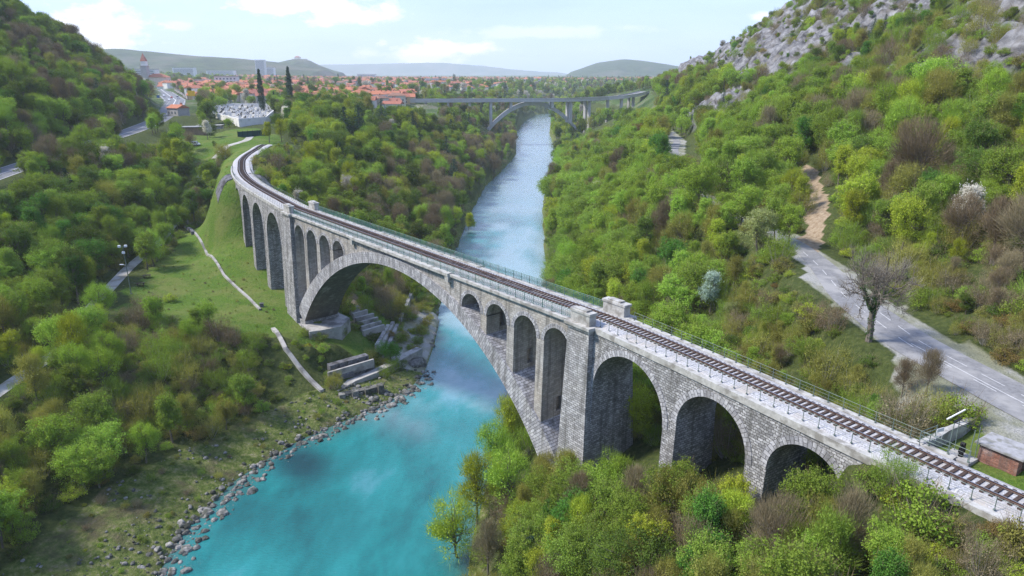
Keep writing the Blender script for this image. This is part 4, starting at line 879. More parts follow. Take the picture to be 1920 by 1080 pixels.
def kinds(x, y, z, rg):
    X, Y, D = px(x, y, z + 4); n = len(x); Wt = np.zeros((n, len(KN)))
    right = (x > 8); near_r = right & (y < 150) & (X < 1500) ; left = (x < -60)
    Wt[:, :10] = [.26, .26, .18, .08, .12, .06, 0, 0, .02, 0]
    Wt[right, :10] = [.52, .22, .04, .10, .09, .055, .004, .002, .003, .006]
    low = right & (y < 95) ; Wt[low, :10] = [.34, .24, .05, .07, .22, .07, 0, 0, 0, 0]
    up = right & (z > 62); Wt[up, :10] = [.42, .30, .10, .08, .06, .03, .01, 0, .01, 0]
    Wt[left, :10] = [.30, .34, .18, .07, .05, .04, 0, .004, .006, 0]
    town = (y > 500) & (z < 46); Wt[town, :10] = [.2, .25, .22, .08, .08, .08, 0, .05, .06, 0]
    for (bx, by, rx, ry, k, w) in BLOBS:
        g = np.exp(-(((X - bx) / rx) ** 2 + ((Y - by) / ry) ** 2) * 1.3); Wt[:, KN.index(k)] += g * w * (.22 if k == 'brown' else .35)
    # neighbours tend to be alike
    Wt[:, 10] += Wt[:, 1] * .16
    for j in range(6): Wt[:, j] *= .35 + 1.9 * sstep(fbm(x * .045 + 40 * j, y * .045 + 9 * j, 3), .38, .66)
    Wt /= Wt.sum(1)[:, None]; cs = Wt.cumsum(1); r = rg.random((n, 1)); return (r > cs).sum(1).clip(0, len(KN) - 1)
FLATS = []      # footprints kept free: (x, y, radius)

# places kept free of trees
WALL2 = [ug(*p)[:2] for p in [(512, 618), (535, 655), (560, 688), (582, 714), (604, 735)]]
CEM = [U(382, 224, 38), U(395, 212, 38), U(440, 206, 38), U(505, 206, 38), U(514, 222, 38), U(500, 236, 38), U(450, 240, 38), U(430, 234, 38)]
HOUSE1 = U(337, 228, 38); SHED = U(366, 252, 37.2); VAN = (-141.0, 308.0)
for (x, y, r) in [(*HOUSE1, 14), (*SHED, 10), (*U(395, 243, 37.5), 9), (*VAN, 5.5), (*U(410, 164, 40), 24)]: FLATS.append((x, y, r))
def scatter(spacing, x0, x1, y0, y1, rg, jit=.75):
    nx = int((x1 - x0) / spacing); ny = int((y1 - y0) / spacing); gx, gy = np.meshgrid(np.arange(nx), np.arange(ny))
    x = x0 + (gx.ravel() + .5 + (rg.random(nx * ny) - .5) * jit * 1.3) * spacing; y = y0 + (gy.ravel() + .5 + (rg.random(nx * ny) - .5) * jit * 1.3) * spacing
    return x, y
def infront(x, y, z, m=160):
    X, Y, D = px(x, y, z); return (D > 12) & (X > -m) & (X < 1920 + m) & (Y > -m * .9) & (Y < 1080 + m * 1.3)
def clear(x, y, z, shrub=False):
    inside = in_poly(x, y, RIV_POLY); dl, _ = seg_dist(x, y, RIV_L); dr, _ = seg_dist(x, y, RIV_R)
    ok = ~inside & (dr > (.8 if shrub else 1.6)) & (dl > 1.5)
    d, _ = seg_dist(x, y, ROAD_R); ok &= d > np.where(y > 132, 3.0, 6.0 if shrub else 8.0) 
    ok &= ~((d < 9) & (y < 67) & (x < 52)); ok &= ~((d < (5.2 if shrub else 6.5) + 2 * vnoise(x * .2, y * .2)) & (y < 105) & (x > 50))
    d, _ = seg_dist(x, y, ROAD_L); ok &= d > np.where(y < 430, 7.5, 10.5 if shrub else 13.5)
    d, _ = seg_dist(x, y, FOOT); ok &= d > (2.1 if shrub else 2.7)
    d, _ = seg_dist(x, y, [(BP(s, W / 2, 0)[0], BP(s, W / 2, 0)[1]) for s in np.arange(S_MIN, S_MAX, 4)])
    ok &= d > np.where(z > 20, 6.2 if not shrub else 3.9, 5.0); ok &= ~((d < 13) & (z > 28) & (y > 200) & (x < -98))
    ok &= ~((d < 7.5) & (y < 52) & (x > 36))
    if not shrub: ok &= ~in_poly(x, y, BANK)
    ok &= ~in_poly(x, y, CEM)
    d, _ = seg_dist(x, y, WALL2); ok &= d > (1.3 if shrub else 3.5)
    d, _ = seg_dist(x, y, DIRT); ok &= d > (2.4 if shrub else 4.0)
    if shrub != 'lawn': ok &= ~in_poly(x, y, LAWN)
    hx, hy = 41.5, 50; ok &= ~((np.abs(x - 40) < 5.5) & (np.abs(y - 50) < 8))
    for (fx, fy, fr) in FLATS: ok &= np.hypot(x - fx, y - fy) > fr
    return ok
TREES = []      # x, y, z, key, scale, rot
SLOPE = [(-80, 104), (-76, 118), (-86, 143), (-60, 139), (-50, 142), (-38, 137), (-34, 143), (-28, 139), (-38, 131), (-47, 125), (-58, 115), (-67, 103)]     # bramble slope under the lawn edge
UNDER = [(-47, 142), (-38, 152), (-40, 158), (-50, 162), (-55, 175), (-48, 215), (-24, 215), (-19, 165), (-20, 140), (-30, 138)]                      # open ground behind the great arch
def add_zone(sp, x0, x1, y0, y1, seed, smul=1.0, filt=None, shrub=False, ps=None):
    rg = np.random.default_rng(seed); x, y = scatter(sp, x0, x1, y0, y1, rg); z = ground_z(x, y); m = infront(x, y, z) & clear(x, y, z, shrub)
    if filt is not None: m &= filt(x, y, z)
    x, y, z = x[m], y[m], z[m]; n = len(x)
    rk = rock_mask(x, y, z); keep = rg.random(n) > rk * (.93 if not shrub else .5); x, y, z = x[keep], y[keep], z[keep]; n = len(x)
    if shrub:
        ks = rg.choice(['s0', 's0g', 's1d', 's0o', 's1y', 's1r', 't0', 't0b', 't0g', 's1'], n, p=ps or [.15, .14, .12, .14, .05, .02, .13, .09, .09, .07]); sc = smul * (.6 + .8 * rg.random(n))
        for i in range(n): TREES.append((x[i], y[i], z[i] - .15, ks[i], sc[i], rg.random() * 6.28, True))
        return
    kd = kinds(x, y, z, rg); sc = smul * (.72 + .56 * rg.random(n) ** 1.3)
    X, Y, D = px(x, y, z)
    # low growth where the photo looks over it
    d, _ = seg_dist(x, y, ROAD_R); side = (x < 66) & (y < 117); sc = np.where(side & (d < 20), np.minimum(sc, .22 + .022 * (d - 6)), sc)
    dk, _ = seg_dist(x, y, [(BP(s, W / 2, 0)[0], BP(s, W / 2, 0)[1]) for s in np.arange(-56, 0, 4)]); lim = np.clip((35.2 - z) / 9.5, .16, 2); sc = np.where(dk < 16, np.minimum(sc, np.where(dk < 9, lim, lim * 1.2)), sc)
    dk, _ = seg_dist(x, y, [(BP(s, W / 2, 0)[0], BP(s, W / 2, 0)[1]) for s in np.arange(90, 260, 4)]); far_in = (dk < 22); sc = np.where(far_in, np.minimum(sc, np.clip((33 - z) / 9, .3, 2)), sc)
    nb = (x < 14) & (x > -6) & (y > 60) & (y < 110); sc = np.where(nb, np.minimum(sc, .75), sc)
    sc = np.where(rock_mask(x, y, z) > .05, sc * .45, sc); sc = np.where((z > 60) & (x > 60), sc * .62, sc)
    und = in_poly(x, y, UNDER); drop = (und & (rg.random(n) < .86)) | (in_poly(x, y, SLOPE) & (rg.random(n) < .93)) | ((dk < 8.5) & (z > 20) & (y > 160))
    ex = {}
    for i in range(n):
        if drop[i]: continue
        k = KN[kd[i]]; L_ = LEAFSETS[k]; TREES.append((x[i], y[i], z[i] - .1, L_[rg.integers(len(L_))], max(.16, sc[i]), rg.random() * 6.28, False))
add_zone(4.6, -140, 130, 30, 150, 1, .82)
add_zone(5.2, -215, 190, 150, 300, 2, 1.0)
add_zone(6.4, -330, 250, 300, 520, 3, 1.12)
add_zone(8.5, -460, 330, 520, 900, 4, 1.2, lambda x, y, z: (np.abs(z - 39.5) > 5.5) | (x > -60) | (npr.random(len(x)) < np.where(y < 600, .5, .13)))
add_zone(14, -700, 700, 900, 1500, 5, 1.35, lambda x, y, z: (x > -60 + (y - 900) * .1) | (npr.random(len(x)) < .15))
add_zone(20, -1300, 1000, 1500, 2900, 6, 1.25, lambda x, y, z: npr.random(len(x)) < np.where(x > 100, .9, .28))
add_zone(1.9, -90, -28, 100, 146, 7, .72, lambda x, y, z: in_poly(x, y, SLOPE), True, [.27, .18, .24, .05, .03, 0, .03, .02, .04, .14])
add_zone(3.0, -60, -10, 130, 220, 8, .55, lambda x, y, z: in_poly(x, y, UNDER) & (npr.random(len(x)) < .35) & (np.hypot(x + 42, y - 152) > 9), True)
add_zone(3.4, -130, 95, 36, 150, 9, .95, lambda x, y, z: ~in_poly(x, y, BANK), True)
add_zone(4.6, -200, 140, 150, 300, 10, 1.1, lambda x, y, z: ~in_poly(x, y, BANK), True)
add_zone(5.0, 60, 230, 60, 480, 11, 1.0, lambda x, y, z: (z > 46) & (npr.random(len(x)) < .5), True)
add_zone(2.4, -78, -20, 50, 135, 12, .26, lambda x, y, z: in_poly(x, y, BANK) & (npr.random(len(x)) < .5), True)
add_zone(2.2, -118, -38, 136, 262, 16, .13, lambda x, y, z: npr.random(len(x)) < .4, 'lawn')
add_zone(3.3, 0, 40, 38, 100, 14, .62, lambda x, y, z: z < 32)
add_zone(1.5, 10, 45, 20, 70, 15, .55, lambda x, y, z: (z > 24) & (seg_dist(x, y, [(BP(s, 3, 0)[0], BP(s, 3, 0)[1]) for s in np.arange(-64, -26, 4)])[0] < 10) & (z < 36.3), True)
add_zone(2.2, 50, 72, 60, 128, 17, .55, lambda x, y, z: (seg_dist(x, y, ROAD_R)[0] < 14) & (npr.random(len(x)) < .55), True)
add_zone(2.4, -12, 60, 38, 125, 13, .7, lambda x, y, z: (seg_dist(x, y, ROAD_R)[0] < 16) | (seg_dist(x, y, [(BP(s, 3, 0)[0], BP(s, 3, 0)[1]) for s in np.arange(-50, 0, 4)])[0] < 9), True)
# --- trees one would point at, each set where it stands
SPECIAL = []
def stand(X, Y, z, key, sc, label, name=None, rot=None):
    p = un(X, Y, z); x, y = p[0], p[1]
    for _ in range(12):
        g = gz(x, y); p = un(X, Y, g); x, y = x * .5 + p[0] * .5, y * .5 + p[1] * .5
    SPECIAL.append((x, y, gz(x, y) - .1, key, sc, rot if rot is not None else rnd.random() * 6.28, label, name)); return x, y
stand(655, 372, 12, 'g0w', .95, 'white blossoming tree behind the curved far end of the viaduct')
stand(1330, 590, 25, 'g3s', .8, 'silvery pale tree standing alone among green ones beyond the viaduct')
stand(1478, 462, 33, 'g0', .85, 'round green tree hiding the far end of the grey road, right of the creamy tree')
stand(1452, 452, 32, 'g2m', .85, 'mid green tree directly behind the pale creamy green tree')
stand(1420, 480, 25, 'g0p', .95, 'pale creamy green tree left of the bend of the grey road')
stand(1595, 425, 45, 'g2y', 1.0, 'yellow green tree just right of the dirt gully above the road bend')
stand(1690, 470, 42, 'g0y', .95, 'bright yellow tree on the slope above the ivy clad tree')
stand(1500, 395, 38, 'g3y', .75, 'small bright yellow tree at the foot of the dirt gully')
stand(1715, 370, 55, 'b0', 1.45, 'large brown bare tree high on the wooded mountainside')
stand(895, 985, 5, 'o1y', 1.2, 'tall feathery yellow green willow in the middle of the near riverside trees')
stand(960, 960, 7, 'o0g', 1.05, 'open green tree inland of the feathery riverside willow')
stand(860, 1060, 3, 'o0y', 1.15, 'yellow green riverside tree at the lower right edge of the river')
stand(925, 900, 6, 'o0g', 1.15, 'vivid green riverside tree in front of the foot of the great arch')
stand(955, 840, 9, 'o1y', 1.0, 'slim yellow green tree touching the great arch by the water')
stand(915, 1078, 8, 'b1', .8, 'leafless dark tree with crooked stem at the bottom edge of the view')
stand(718, 258, 20, 'c1', 1.55, 'tallest dark conifer behind the wood left of the river')
stand(675, 262, 25, 'c0', 1.45, 'dark conifer next to the tallest conifer, nearer the town')
stand(648, 262, 28, 'c0', 1.35, 'dark conifer at the edge of the group by the curving road')
stand(775, 258, 20, 'c0', 1.3, 'broad dark conifer between the tallest conifer and the far concrete bridge')
stand(925, 338, 5, 'b0', 1.75, 'big grey bare tree leaning over the bend of the far river bank')
stand(835, 430, 8, 'b1', 1.5, 'tall brown leafless tree on the left river bank behind the viaduct')
stand(815, 450, 8, 'b1', 1.3, 'brown leafless tree nearest the water on the left bank beyond the deck')
stand(880, 440, 3, 'g3y', 1.0, 'yellow green tree at the water where the left bank turns dark')
stand(150, 700, 15, 'o1y', 1.15, 'slender yellow green tree beside the lower footpath on the left bank')
stand(205, 742, 12, 'o0g', 1.0, 'leaning green tree between the lower footpath and the bramble slope')
stand(290, 500, 14, 'o0g', 1.1, 'open light green tree on the lawn beside the picnic tables')
stand(262, 478, 14, 'g1m', .95, 'leafy tree beside the path just above the picnic tables')
stand(305, 462, 14, 'o1m', 1.1, 'slender tree at the upper edge of the lawn above the picnic tables')
stand(300, 432, 15, 'g0m', .95, 'round tree hiding the footpath at the upper end of the lawn')
stand(170, 655, 15, 'g0', .95, 'leafy tree over the middle of the lower footpath')
stand(190, 610, 15, 'o0g', 1.0, 'open crowned tree between lower footpath and lamp mast')
stand(150, 770, 11, 'g3m', .9, 'green tree below the lower footpath above the stony bank')
stand(240, 455, 15, 'g1', .9, 'green tree right behind the lamp mast on the lawn')
stand(330, 412, 15, 'o1m', 1.15, 'thin dark stemmed tree at the upper end of the low wall')
stand(372, 398, 18, 'b1', .9, 'dark leafless tree beside the footpath fork')
stand(680, 560, 12, 'g3', .62, 'small fresh green tree seen through the great arch by the dirt path')
stand(730, 552, 8, 'o1m', .75, 'dark trunked tree seen through the great arch above the stone terraces')
stand(780, 566, 6, 'g3', .6, 'pollarded willow seen under the great arch near the water')
stand(505, 268, 36.5, 'g3y', .95, 'yellow green tree where the railway disappears', None)
stand(528, 266, 34, 'o1y', 1.0, 'slender yellow tree at the end of the visible railway')
stand(552, 262, 34, 'g3', 1.0, 'green tree past the end of the visible railway')
stand(430, 240, 38, 'g1', .6, 'round green tree below the cemetery wall')
stand(418, 205, 38, 'g1', 1.0, 'bright green tree behind the yellow road sign')
stand(390, 262, 36, 'g3w', .9, 'blossoming tree beside the tan shed')
stand(360, 280, 36, 'b0', .8, 'leafless tree behind the parked white van')
stand(547, 214, 38, 'cy', 2.1, 'tallest and thickest black cypress in the cemetery')
stand(493, 213, 38, 'cy', 2.0, 'slim tall cypress left of the tallest one in the cemetery')
stand(516, 208, 38, 'cy', .95, 'short cypress between the two tall ones in the cemetery')
stand(465, 192, 38, 'g1d', 1.0, 'round dark evergreen tree behind the cemetery')
stand(525, 245, 37, 'g1d', 1.0, 'dark bushy evergreen at the right hand wall of the cemetery')
stand(1790, 800, 34, 's0g', 1.5, 'bright green bush beside the curved low wall at the track', 'bush')
stand(1735, 745, 34, 'b1', .5, 'small leafless tree on the gravel verge of the grey road')
stand(1690, 745, 33, 'b1', .42, 'thin leafless sapling left of the other one on the gravel verge')
stand(1720, 1000, 34, 's0g', 1.9, 'vivid green bush in the lower right corner below the track', 'bush')
stand(600, 640, 9, 's1d', 1.15, 'dark bush under the concrete platform at the arch foot', 'bush')
stand(640, 628, 9, 's0', 1.0, 'green bush at the terrace end of the concrete platform', 'bush')
stand(572, 630, 10, 's0', .95, 'green bush at the lawn end of the concrete platform', 'bush')
stand(320, 565, 12, 's1y', 1.1, 'upright yellow bush on the lower edge of the lawn', 'bush')
stand(605, 660, 9, 's0g', 1.0, 'round bright green bush between the terraces and the low wall', 'bush')
stand(1505, 690, 33, 'g1m', .5, 'low dark green tree between the track and the road')
# ivy-clad tree with a bare crown
def ivy_tree():
    p = un(1628, 640, 36); x, y = p[0], p[1]; z = gz(x, y)
    r = empty('ivy_clad_tree', (x, y, z)); tag(r, 'big bare crowned tree with ivy covered trunk standing at the edge of the grey road', 'tree'); rg = np.random.default_rng(77)
    mb = MB(); tips = []; ivc = []; fine = MB()
    mb.tube([(0, 0, -.5), (.06, 0, 1.6), (-.12, .1, 3.4), (-.05, .05, 5.0)], [.55, .46, .40, .34], 9)
    def grow(p, d, L_, r, lvl):
        q = p.copy(); pts = [q]; dd = d.copy()
        for k in range(4):
            dd = dd + rg.normal(size=3) * (.13 + .05 * lvl) + np.array([0, 0, .06]); dd /= np.linalg.norm(dd); q = q + dd * L_ / 4; pts.append(q)
            if lvl < 3 and k > 0:
                for _ in range(2 if lvl < 2 else 3):
                    e = dd + rg.normal(size=3) * .62; e /= np.linalg.norm(e); grow(q, e, L_ * .58, r * .48, lvl + 1)
            if lvl < 1: ivc.append(q - dd * L_ / 8); ivc.append(q * 1.0 if k < 2 else p)
        (mb if lvl < 3 else fine).tube(pts, [r, r * .85, r * .7, r * .52, r * .32], 6 if lvl == 0 else 4 if lvl < 3 else 3, cap=False)
        if lvl >= 2: tips.extend(pts[2:])
    for j in range(6):
        an = j * 1.05 + rg.random() * .4; grow(np.array([-.05, .05, 3.6 + .25 * j]), np.array([math.cos(an) * .75, math.sin(an) * .75, .85]), 4.6, .2, 0)
    for t in np.linspace(0, 1, 26): ivc.append(np.array([0, 0, .6 + 5.2 * t]))
    mb.build('trunk', M['bark'], r)
    T0 = np.array(tips); st = T0[rg.integers(0, len(T0), 2600)] + rg.normal(size=(2600, 3)) * .16; dr = st - np.array([0, 0, 4.0]); dr /= np.linalg.norm(dr, axis=1)[:, None]; dr[:, 2] += .3
    v, f, c = twigs_np(st, dr, 1.0, .011, rg); v2 = np.array(fine.v); o = npmesh('crown', v, f, LEAF['twig'], r, attrs={'clump': ('FACE', c)}); fo = fine.build('twig', M['bark'], r)
    ivc = np.array(ivc); v, f, c = leaves_np(np.repeat(ivc, 3, 0) + rg.normal(size=(len(ivc) * 3, 3)) * .16, np.full(len(ivc) * 3, .40), 44, .085, rg); npmesh('ivy', v, f, LEAF['ivy'], r, attrs={'clump': ('FACE', c)})
    r.scale = (.76, .76, .92)
    FLATS.append((x, y, 4.5)); return x, y
IVX, IVY = ivy_tree()
SP = [(s[0], s[1]) for s in SPECIAL]
TREES = [t for t in TREES if min([(t[0] - a) ** 2 + (t[1] - b) ** 2 for a, b in SP]) > (3.4 if not t[6] else 1.2) ** 2 and (t[0] - IVX) ** 2 + (t[1] - IVY) ** 2 > 16]
def keep_view(t):       # things the photo shows plainly stay in sight
    x, y, z, k, sc = t[:5]; h = PROTO[k]['h'] * sc; r = PROTO[k]['r'] * sc
    X0, Y0, D = px(x, y, z); X1, Y1, _ = px(x, y, z + h); rr = r / D * FPX
    for (a, b, c, d, dist) in VIEW:
        if D < dist and X0 + rr * .7 > a and X0 - rr * .7 < c and Y1 < d and Y0 > b: return False
    return True
VIEW = [(505, 612, 612, 740, 152), (230, 455, 262, 553, 190), (258, 515, 300, 548, 190), (366, 280, 388, 296, 320), (352, 340, 405, 400, 235), (1500, 330, 1545, 455, 135), (1500, 470, 1575, 545, 110), (1575, 545, 1640, 600, 88), (1600, 470, 1650, 650, 82), (1690, 640, 1920, 850, 62), (310, 180, 372, 225, 600), (1740, 765, 1920, 900, 52), (640, 590, 735, 640, 158), (700, 560, 800, 690, 150), (610, 655, 800, 760, 140), (560, 470, 655, 600, 150), (345, 425, 480, 560, 160),
        (440, 225, 505, 262, 380), (405, 195, 530, 245, 440), (350, 232, 392, 258, 330), (205, 515, 245, 575, 180), (0, 640, 130, 740, 118), (960, 225, 1030, 300, 560), (880, 330, 1010, 520, 230), (0, 295, 40, 330, 215), (230, 235, 300, 262, 320), (700, 183, 1215, 196, 660), (1095, 170, 1222, 200, 860), (900, 195, 1095, 245, 660), (1110, 195, 1150, 235, 650), (1255, 258, 1300, 284, 330)]
TREES = [t for t in TREES if t[4] * PROTO[t[3]]['h'] < 1.6 or keep_view(t)]
# --- the ones that show largest stand as objects of their own, the rest as one mass
def rank(items):
    g = np.full((136, 240), False); order = sorted(range(len(items)), key=lambda i: px(*items[i][:3])[2]); vis = {}
    for i in order:
        x, y, z, k, sc = items[i][:5]; p = PROTO[k]; h = p['h'] * sc; r = p['r'] * sc
        X, Y, D = px(x, y, z + h * .58); a = r / D * FPX / 8; b = h * .46 / D * FPX / 8; cx, cy = X / 8, Y / 8
        x0, x1, y0, y1 = int(max(cx - a, 0)), int(min(cx + a + 1, 240)), int(max(cy - b, 0)), int(min(cy + b + 1, 136))
        if x0 >= x1 or y0 >= y1: vis[i] = 0; continue
        yy, xx = np.mgrid[y0:y1, x0:x1]; m = ((xx + .5 - cx) / max(a, .5)) ** 2 + ((yy + .5 - cy) / max(b, .5)) ** 2 < 1.0
        sub = g[y0:y1, x0:x1]; vis[i] = int((m & ~sub).sum()); sub |= m
    return vis
vis = rank(TREES); ORD = sorted(vis, key=lambda i: -vis[i])
ti = [i for i in ORD if not TREES[i][6] and vis[i] > 2][:255]; si = [i for i in ORD if TREES[i][6] and vis[i] > 1][:90]
print('TREES', len(TREES), 'indiv', len(ti), len(si))
LOOK = {'green': ['fresh green', 'bright green'], 'mid': ['mid green', 'plain green'], 'dark': ['dark green', 'deep green'], 'yellow': ['yellow green', 'lime yellow'], 'olive': ['olive budding', 'brownish green'], 'brown': ['leafless brown', 'bare grey'], 'white': ['white blossoming'], 'conifer': ['dark conifer'], 'rusty': ['rust tinged'], 'pale': ['pale green'], 'silver': ['silvery'], 'emerald': ['emerald green']}
MARKS = [('the ivy clad tree', IVX, IVY), ('the brick hut', 41.5, 51), ('the near tall pillar', 8, 84), ('the far tall pillar', -49, 156), ('the foot of the great arch', 5, 88), ('the three near side arches', 20, 66), ('the bend of the grey road', 54, 120), ('the dirt gully', 68, 175),
 ('the grey road beside the rocks', 78, 320), ('the far concrete bridge', 40, 690), ('the right bank upstream', 18, 330), ('the lamp mast', -108, 187), ('the lower footpath', -90, 118), ('the footpath fork', -118, 243), ('the white van', -160, 300), ('the cemetery', -185, 450),
 ('the curved far end of the viaduct', -92, 240), ('the wide road below the hill', -168, 250), ('the hilltop above the wide road', -270, 420), ('the stony left bank', -66, 90), ('the bramble slope', -62, 125), ('the middle of the left hillside', -220, 320), ('the upper crags', 175, 430), ('the mountain shoulder', 130, 300), ('the mid mountainside', 100, 190), ('the right edge of the mountain', 100, 110), ('the gravel verge', 60, 85), ('the left river bank beyond the deck', -30, 260), ('the hollow inside the viaduct curve', -65, 280), ('the town edge', -150, 640), ('the wooded river bend', -30, 480), ('the far right bank', 60, 520), ('the quarry foot', 98, 350), ('the lower right corner', 22, 45), ('the slope behind the side arches', 32, 100), ('the steep bank above the river', 28, 170)]
def describe(items, noun):
    rows = []
    for (x, y, z, k, sc) in items:
        p = PROTO[k]; X, Y, D = px(x, y, z + 3); j = min(range(len(MARKS)), key=lambda q: math.hypot(x - MARKS[q][1], (y - MARKS[q][2]) * .8)); nm, mx_, my_ = MARKS[j]
        mX, mY, mD = px(mx_, my_, z); dx = X - mX; dd = y - my_
        rel = ('left of' if dx < 0 else 'right of') if abs(dx) > abs(mD - D) / D * 900 * .35 else ('behind' if dd > 0 else 'in front of')
        lk = LOOK[p['leaf']][int((x * 7 + y * 3)) % len(LOOK[p['leaf']])]
        n2 = noun if noun != 'tree' else ('tree' if p['leaf'] != 'conifer' else '')
        big = 'tall' if sc * p['h'] > 9.5 else ('small' if sc * p['h'] < 5 else 'medium') if noun == 'tree' else ('broad' if sc > .8 else 'low')
        rows.append([f'{big} {lk} {n2}'.strip(), rel, nm, X])
    keyd = {}
    for i, r in enumerate(rows): keyd.setdefault((r[0], r[1], r[2]), []).append(i)
    out = [None] * len(rows); O = ['leftmost', 'second from left', 'third from left', 'fourth from left', 'fifth from left', 'sixth from left', 'seventh from left', 'eighth from left', 'ninth from left', 'tenth from left', 'eleventh from left', 'twelfth from left']
    for k, L_ in keyd.items():
        L_.sort(key=lambda i: rows[i][3])
        for j, i in enumerate(L_): out[i] = f'{k[0]} {k[1]} {k[2]}' + ('' if len(L_) == 1 else f', {O[min(j, 11)]}')
    return out
base_objs = {}
def plant(x, y, z, k, sc, rot, label, cat, group=None, name=None):
    p = PROTO[k]; r = empty(name or p['name'], (x, y, z), rot); r.scale = (sc,) * 3; tag(r, label, cat, group)
    c = bpy.data.objects.new('crown' if cat == 'tree' else 'foliage', p['crown']); COL.objects.link(c); c.parent = r
    if p['trunk']: t = bpy.data.objects.new('trunk' if cat == 'tree' else 'stems', p['trunk']); COL.objects.link(t); t.parent = r; base_objs.setdefault(k, (c, t))
    else: base_objs.setdefault(k, (c, None))
    return r
for (x, y, z, k, sc, rot, label, nm) in SPECIAL: plant(x, y, z, k, sc, rot, label, 'bush' if nm == 'bush' else 'tree', None, nm)
tl = describe([TREES[i][:5] for i in ti], 'tree')
for i, lb in zip(ti, tl): t = TREES[i]; plant(*t[:6], lb, 'tree', 'trees of the wooded slopes')
sl = describe([TREES[i][:5] for i in si], 'shrub')
for i, lb in zip(si, sl): t = TREES[i]; plant(*t[:6], lb, 'shrub', 'shrubs of the banks and slopes', 'shrub')
done = set(ti) | set(si)
def mass(name, items, label, getobjs, parent=None):
    P = np.array([[t[0], t[1], t[2]] for t in items], np.float32); me = bpy.data.meshes.new(name); me.vertices.add(len(P)); me.vertices.foreach_set('co', P.ravel())
    ks = sorted(set(t[3] for t in items)); A = me.attributes.new('proto', 'INT', 'POINT'); A.data.foreach_set('value', np.array([ks.index(t[3]) for t in items], np.int32))
    A = me.attributes.new('scl', 'FLOAT', 'POINT'); A.data.foreach_set('value', np.array([t[4] for t in items], np.float32)); A = me.attributes.new('rot', 'FLOAT', 'POINT'); A.data.foreach_set('value', np.array([t[5] for t in items], np.float32))
    o = bpy.data.objects.new(name, me); COL.objects.link(o); tag(o, label, kind='stuff')
    ng = bpy.data.node_groups.new(name, 'GeometryNodeTree'); ng.interface.new_socket('Geometry', in_out='INPUT', socket_type='NodeSocketGeometry'); ng.interface.new_socket('Geometry', in_out='OUTPUT', socket_type='NodeSocketGeometry')
    N = ng.nodes.new; L = ng.links.new; gi = N('NodeGroupInput'); go = N('NodeGroupOutput'); J = N('GeometryNodeJoinGeometry')
    def na(n, t): a = N('GeometryNodeInputNamedAttribute'); a.data_type = t; a.inputs['Name'].default_value = n; return a.outputs['Attribute']
    pr = na('proto', 'INT'); sc = na('scl', 'FLOAT'); ro = na('rot', 'FLOAT'); cx = N('ShaderNodeCombineXYZ'); L(ro, cx.inputs[2]); cs = N('ShaderNodeCombineXYZ')
    for i in range(3): L(sc, cs.inputs[i])
    for j, k in enumerate(ks):
        jj = N('GeometryNodeJoinGeometry')
        for ob in getobjs(k):
            if ob is None: continue
            oi = N('GeometryNodeObjectInfo'); oi.transform_space = 'ORIGINAL'; oi.inputs['Object'].default_value = ob; L(oi.outputs['Geometry'], jj.inputs[0])
        cm = N('FunctionNodeCompare'); cm.data_type = 'INT'; cm.operation = 'EQUAL'; L(pr, cm.inputs[2]); cm.inputs[3].default_value = j
        ip = N('GeometryNodeInstanceOnPoints'); L(gi.outputs[0], ip.inputs['Points']); L(cm.outputs[0], ip.inputs['Selection']); L(jj.outputs[0], ip.inputs['Instance']); L(cx.outputs[0], ip.inputs['Rotation']); L(cs.outputs[0], ip.inputs['Scale'])
        L(ip.outputs[0], J.inputs[0])
    L(J.outputs[0], go.inputs[0]); md = o.modifiers.new('mass', 'NODES'); md.node_group = ng; return o
def tree_objs(k):
    if k not in base_objs:          # keep one small real plant of this sort among the undergrowth
        p = PROTO[k]; t = next(t for t in TREES if t[3] == k); plant(*t[:6], f'{LOOK[p["leaf"]][0]} {"shrub" if t[6] else "tree"} deep in the wood', 'shrub' if t[6] else 'tree', 'shrubs of the banks and slopes' if t[6] else 'trees of the wooded slopes', 'shrub' if t[6] else None)
    return base_objs[k]
rest = [TREES[i] for i in range(len(TREES)) if i not in done]
mass('woodland', [t for t in rest if not t[6]], 'dense spring woodland covering both sides of the valley', tree_objs)
mass('undergrowth', [t for t in rest if t[6]], 'thick bushes and brambles under and between the trees', tree_objs)

# ------------------------------------------------------------------ smaller things near the viaduct
def prismatic(mb, a, b, w, z0a, z1a, z0b=None, z1b=None, mi=0):
    # straight bar between two plan points, w wide, with its own bottom and top heights at either end
    z0b = z0a if z0b is None else z0b; z1b = z1a if z1b is None else z1b
    d = np.array([b[0] - a[0], b[1] - a[1]]); d /= np.linalg.norm(d); n = np.array([-d[1], d[0]]) * w / 2
    A = [(a[0] - n[0], a[1] - n[1]), (a[0] + n[0], a[1] + n[1])]; B = [(b[0] - n[0], b[1] - n[1]), (b[0] + n[0], b[1] + n[1])]
    P = [(*A[0], z0a), (*A[1], z0a), (*B[1], z0b), (*B[0], z0b), (*A[0], z1a), (*A[1], z1a), (*B[1], z1b), (*B[0], z1b)]
    for q in [(0, 1, 2, 3), (4, 7, 6, 5), (0, 4, 5, 1), (1, 5, 6, 2), (2, 6, 7, 3), (3, 7, 4, 0)]: mb.face([P[i] for i in q], mi=mi)
def local(o, loc): o.matrix_parent_inverse.translation = -Vector(loc); return o
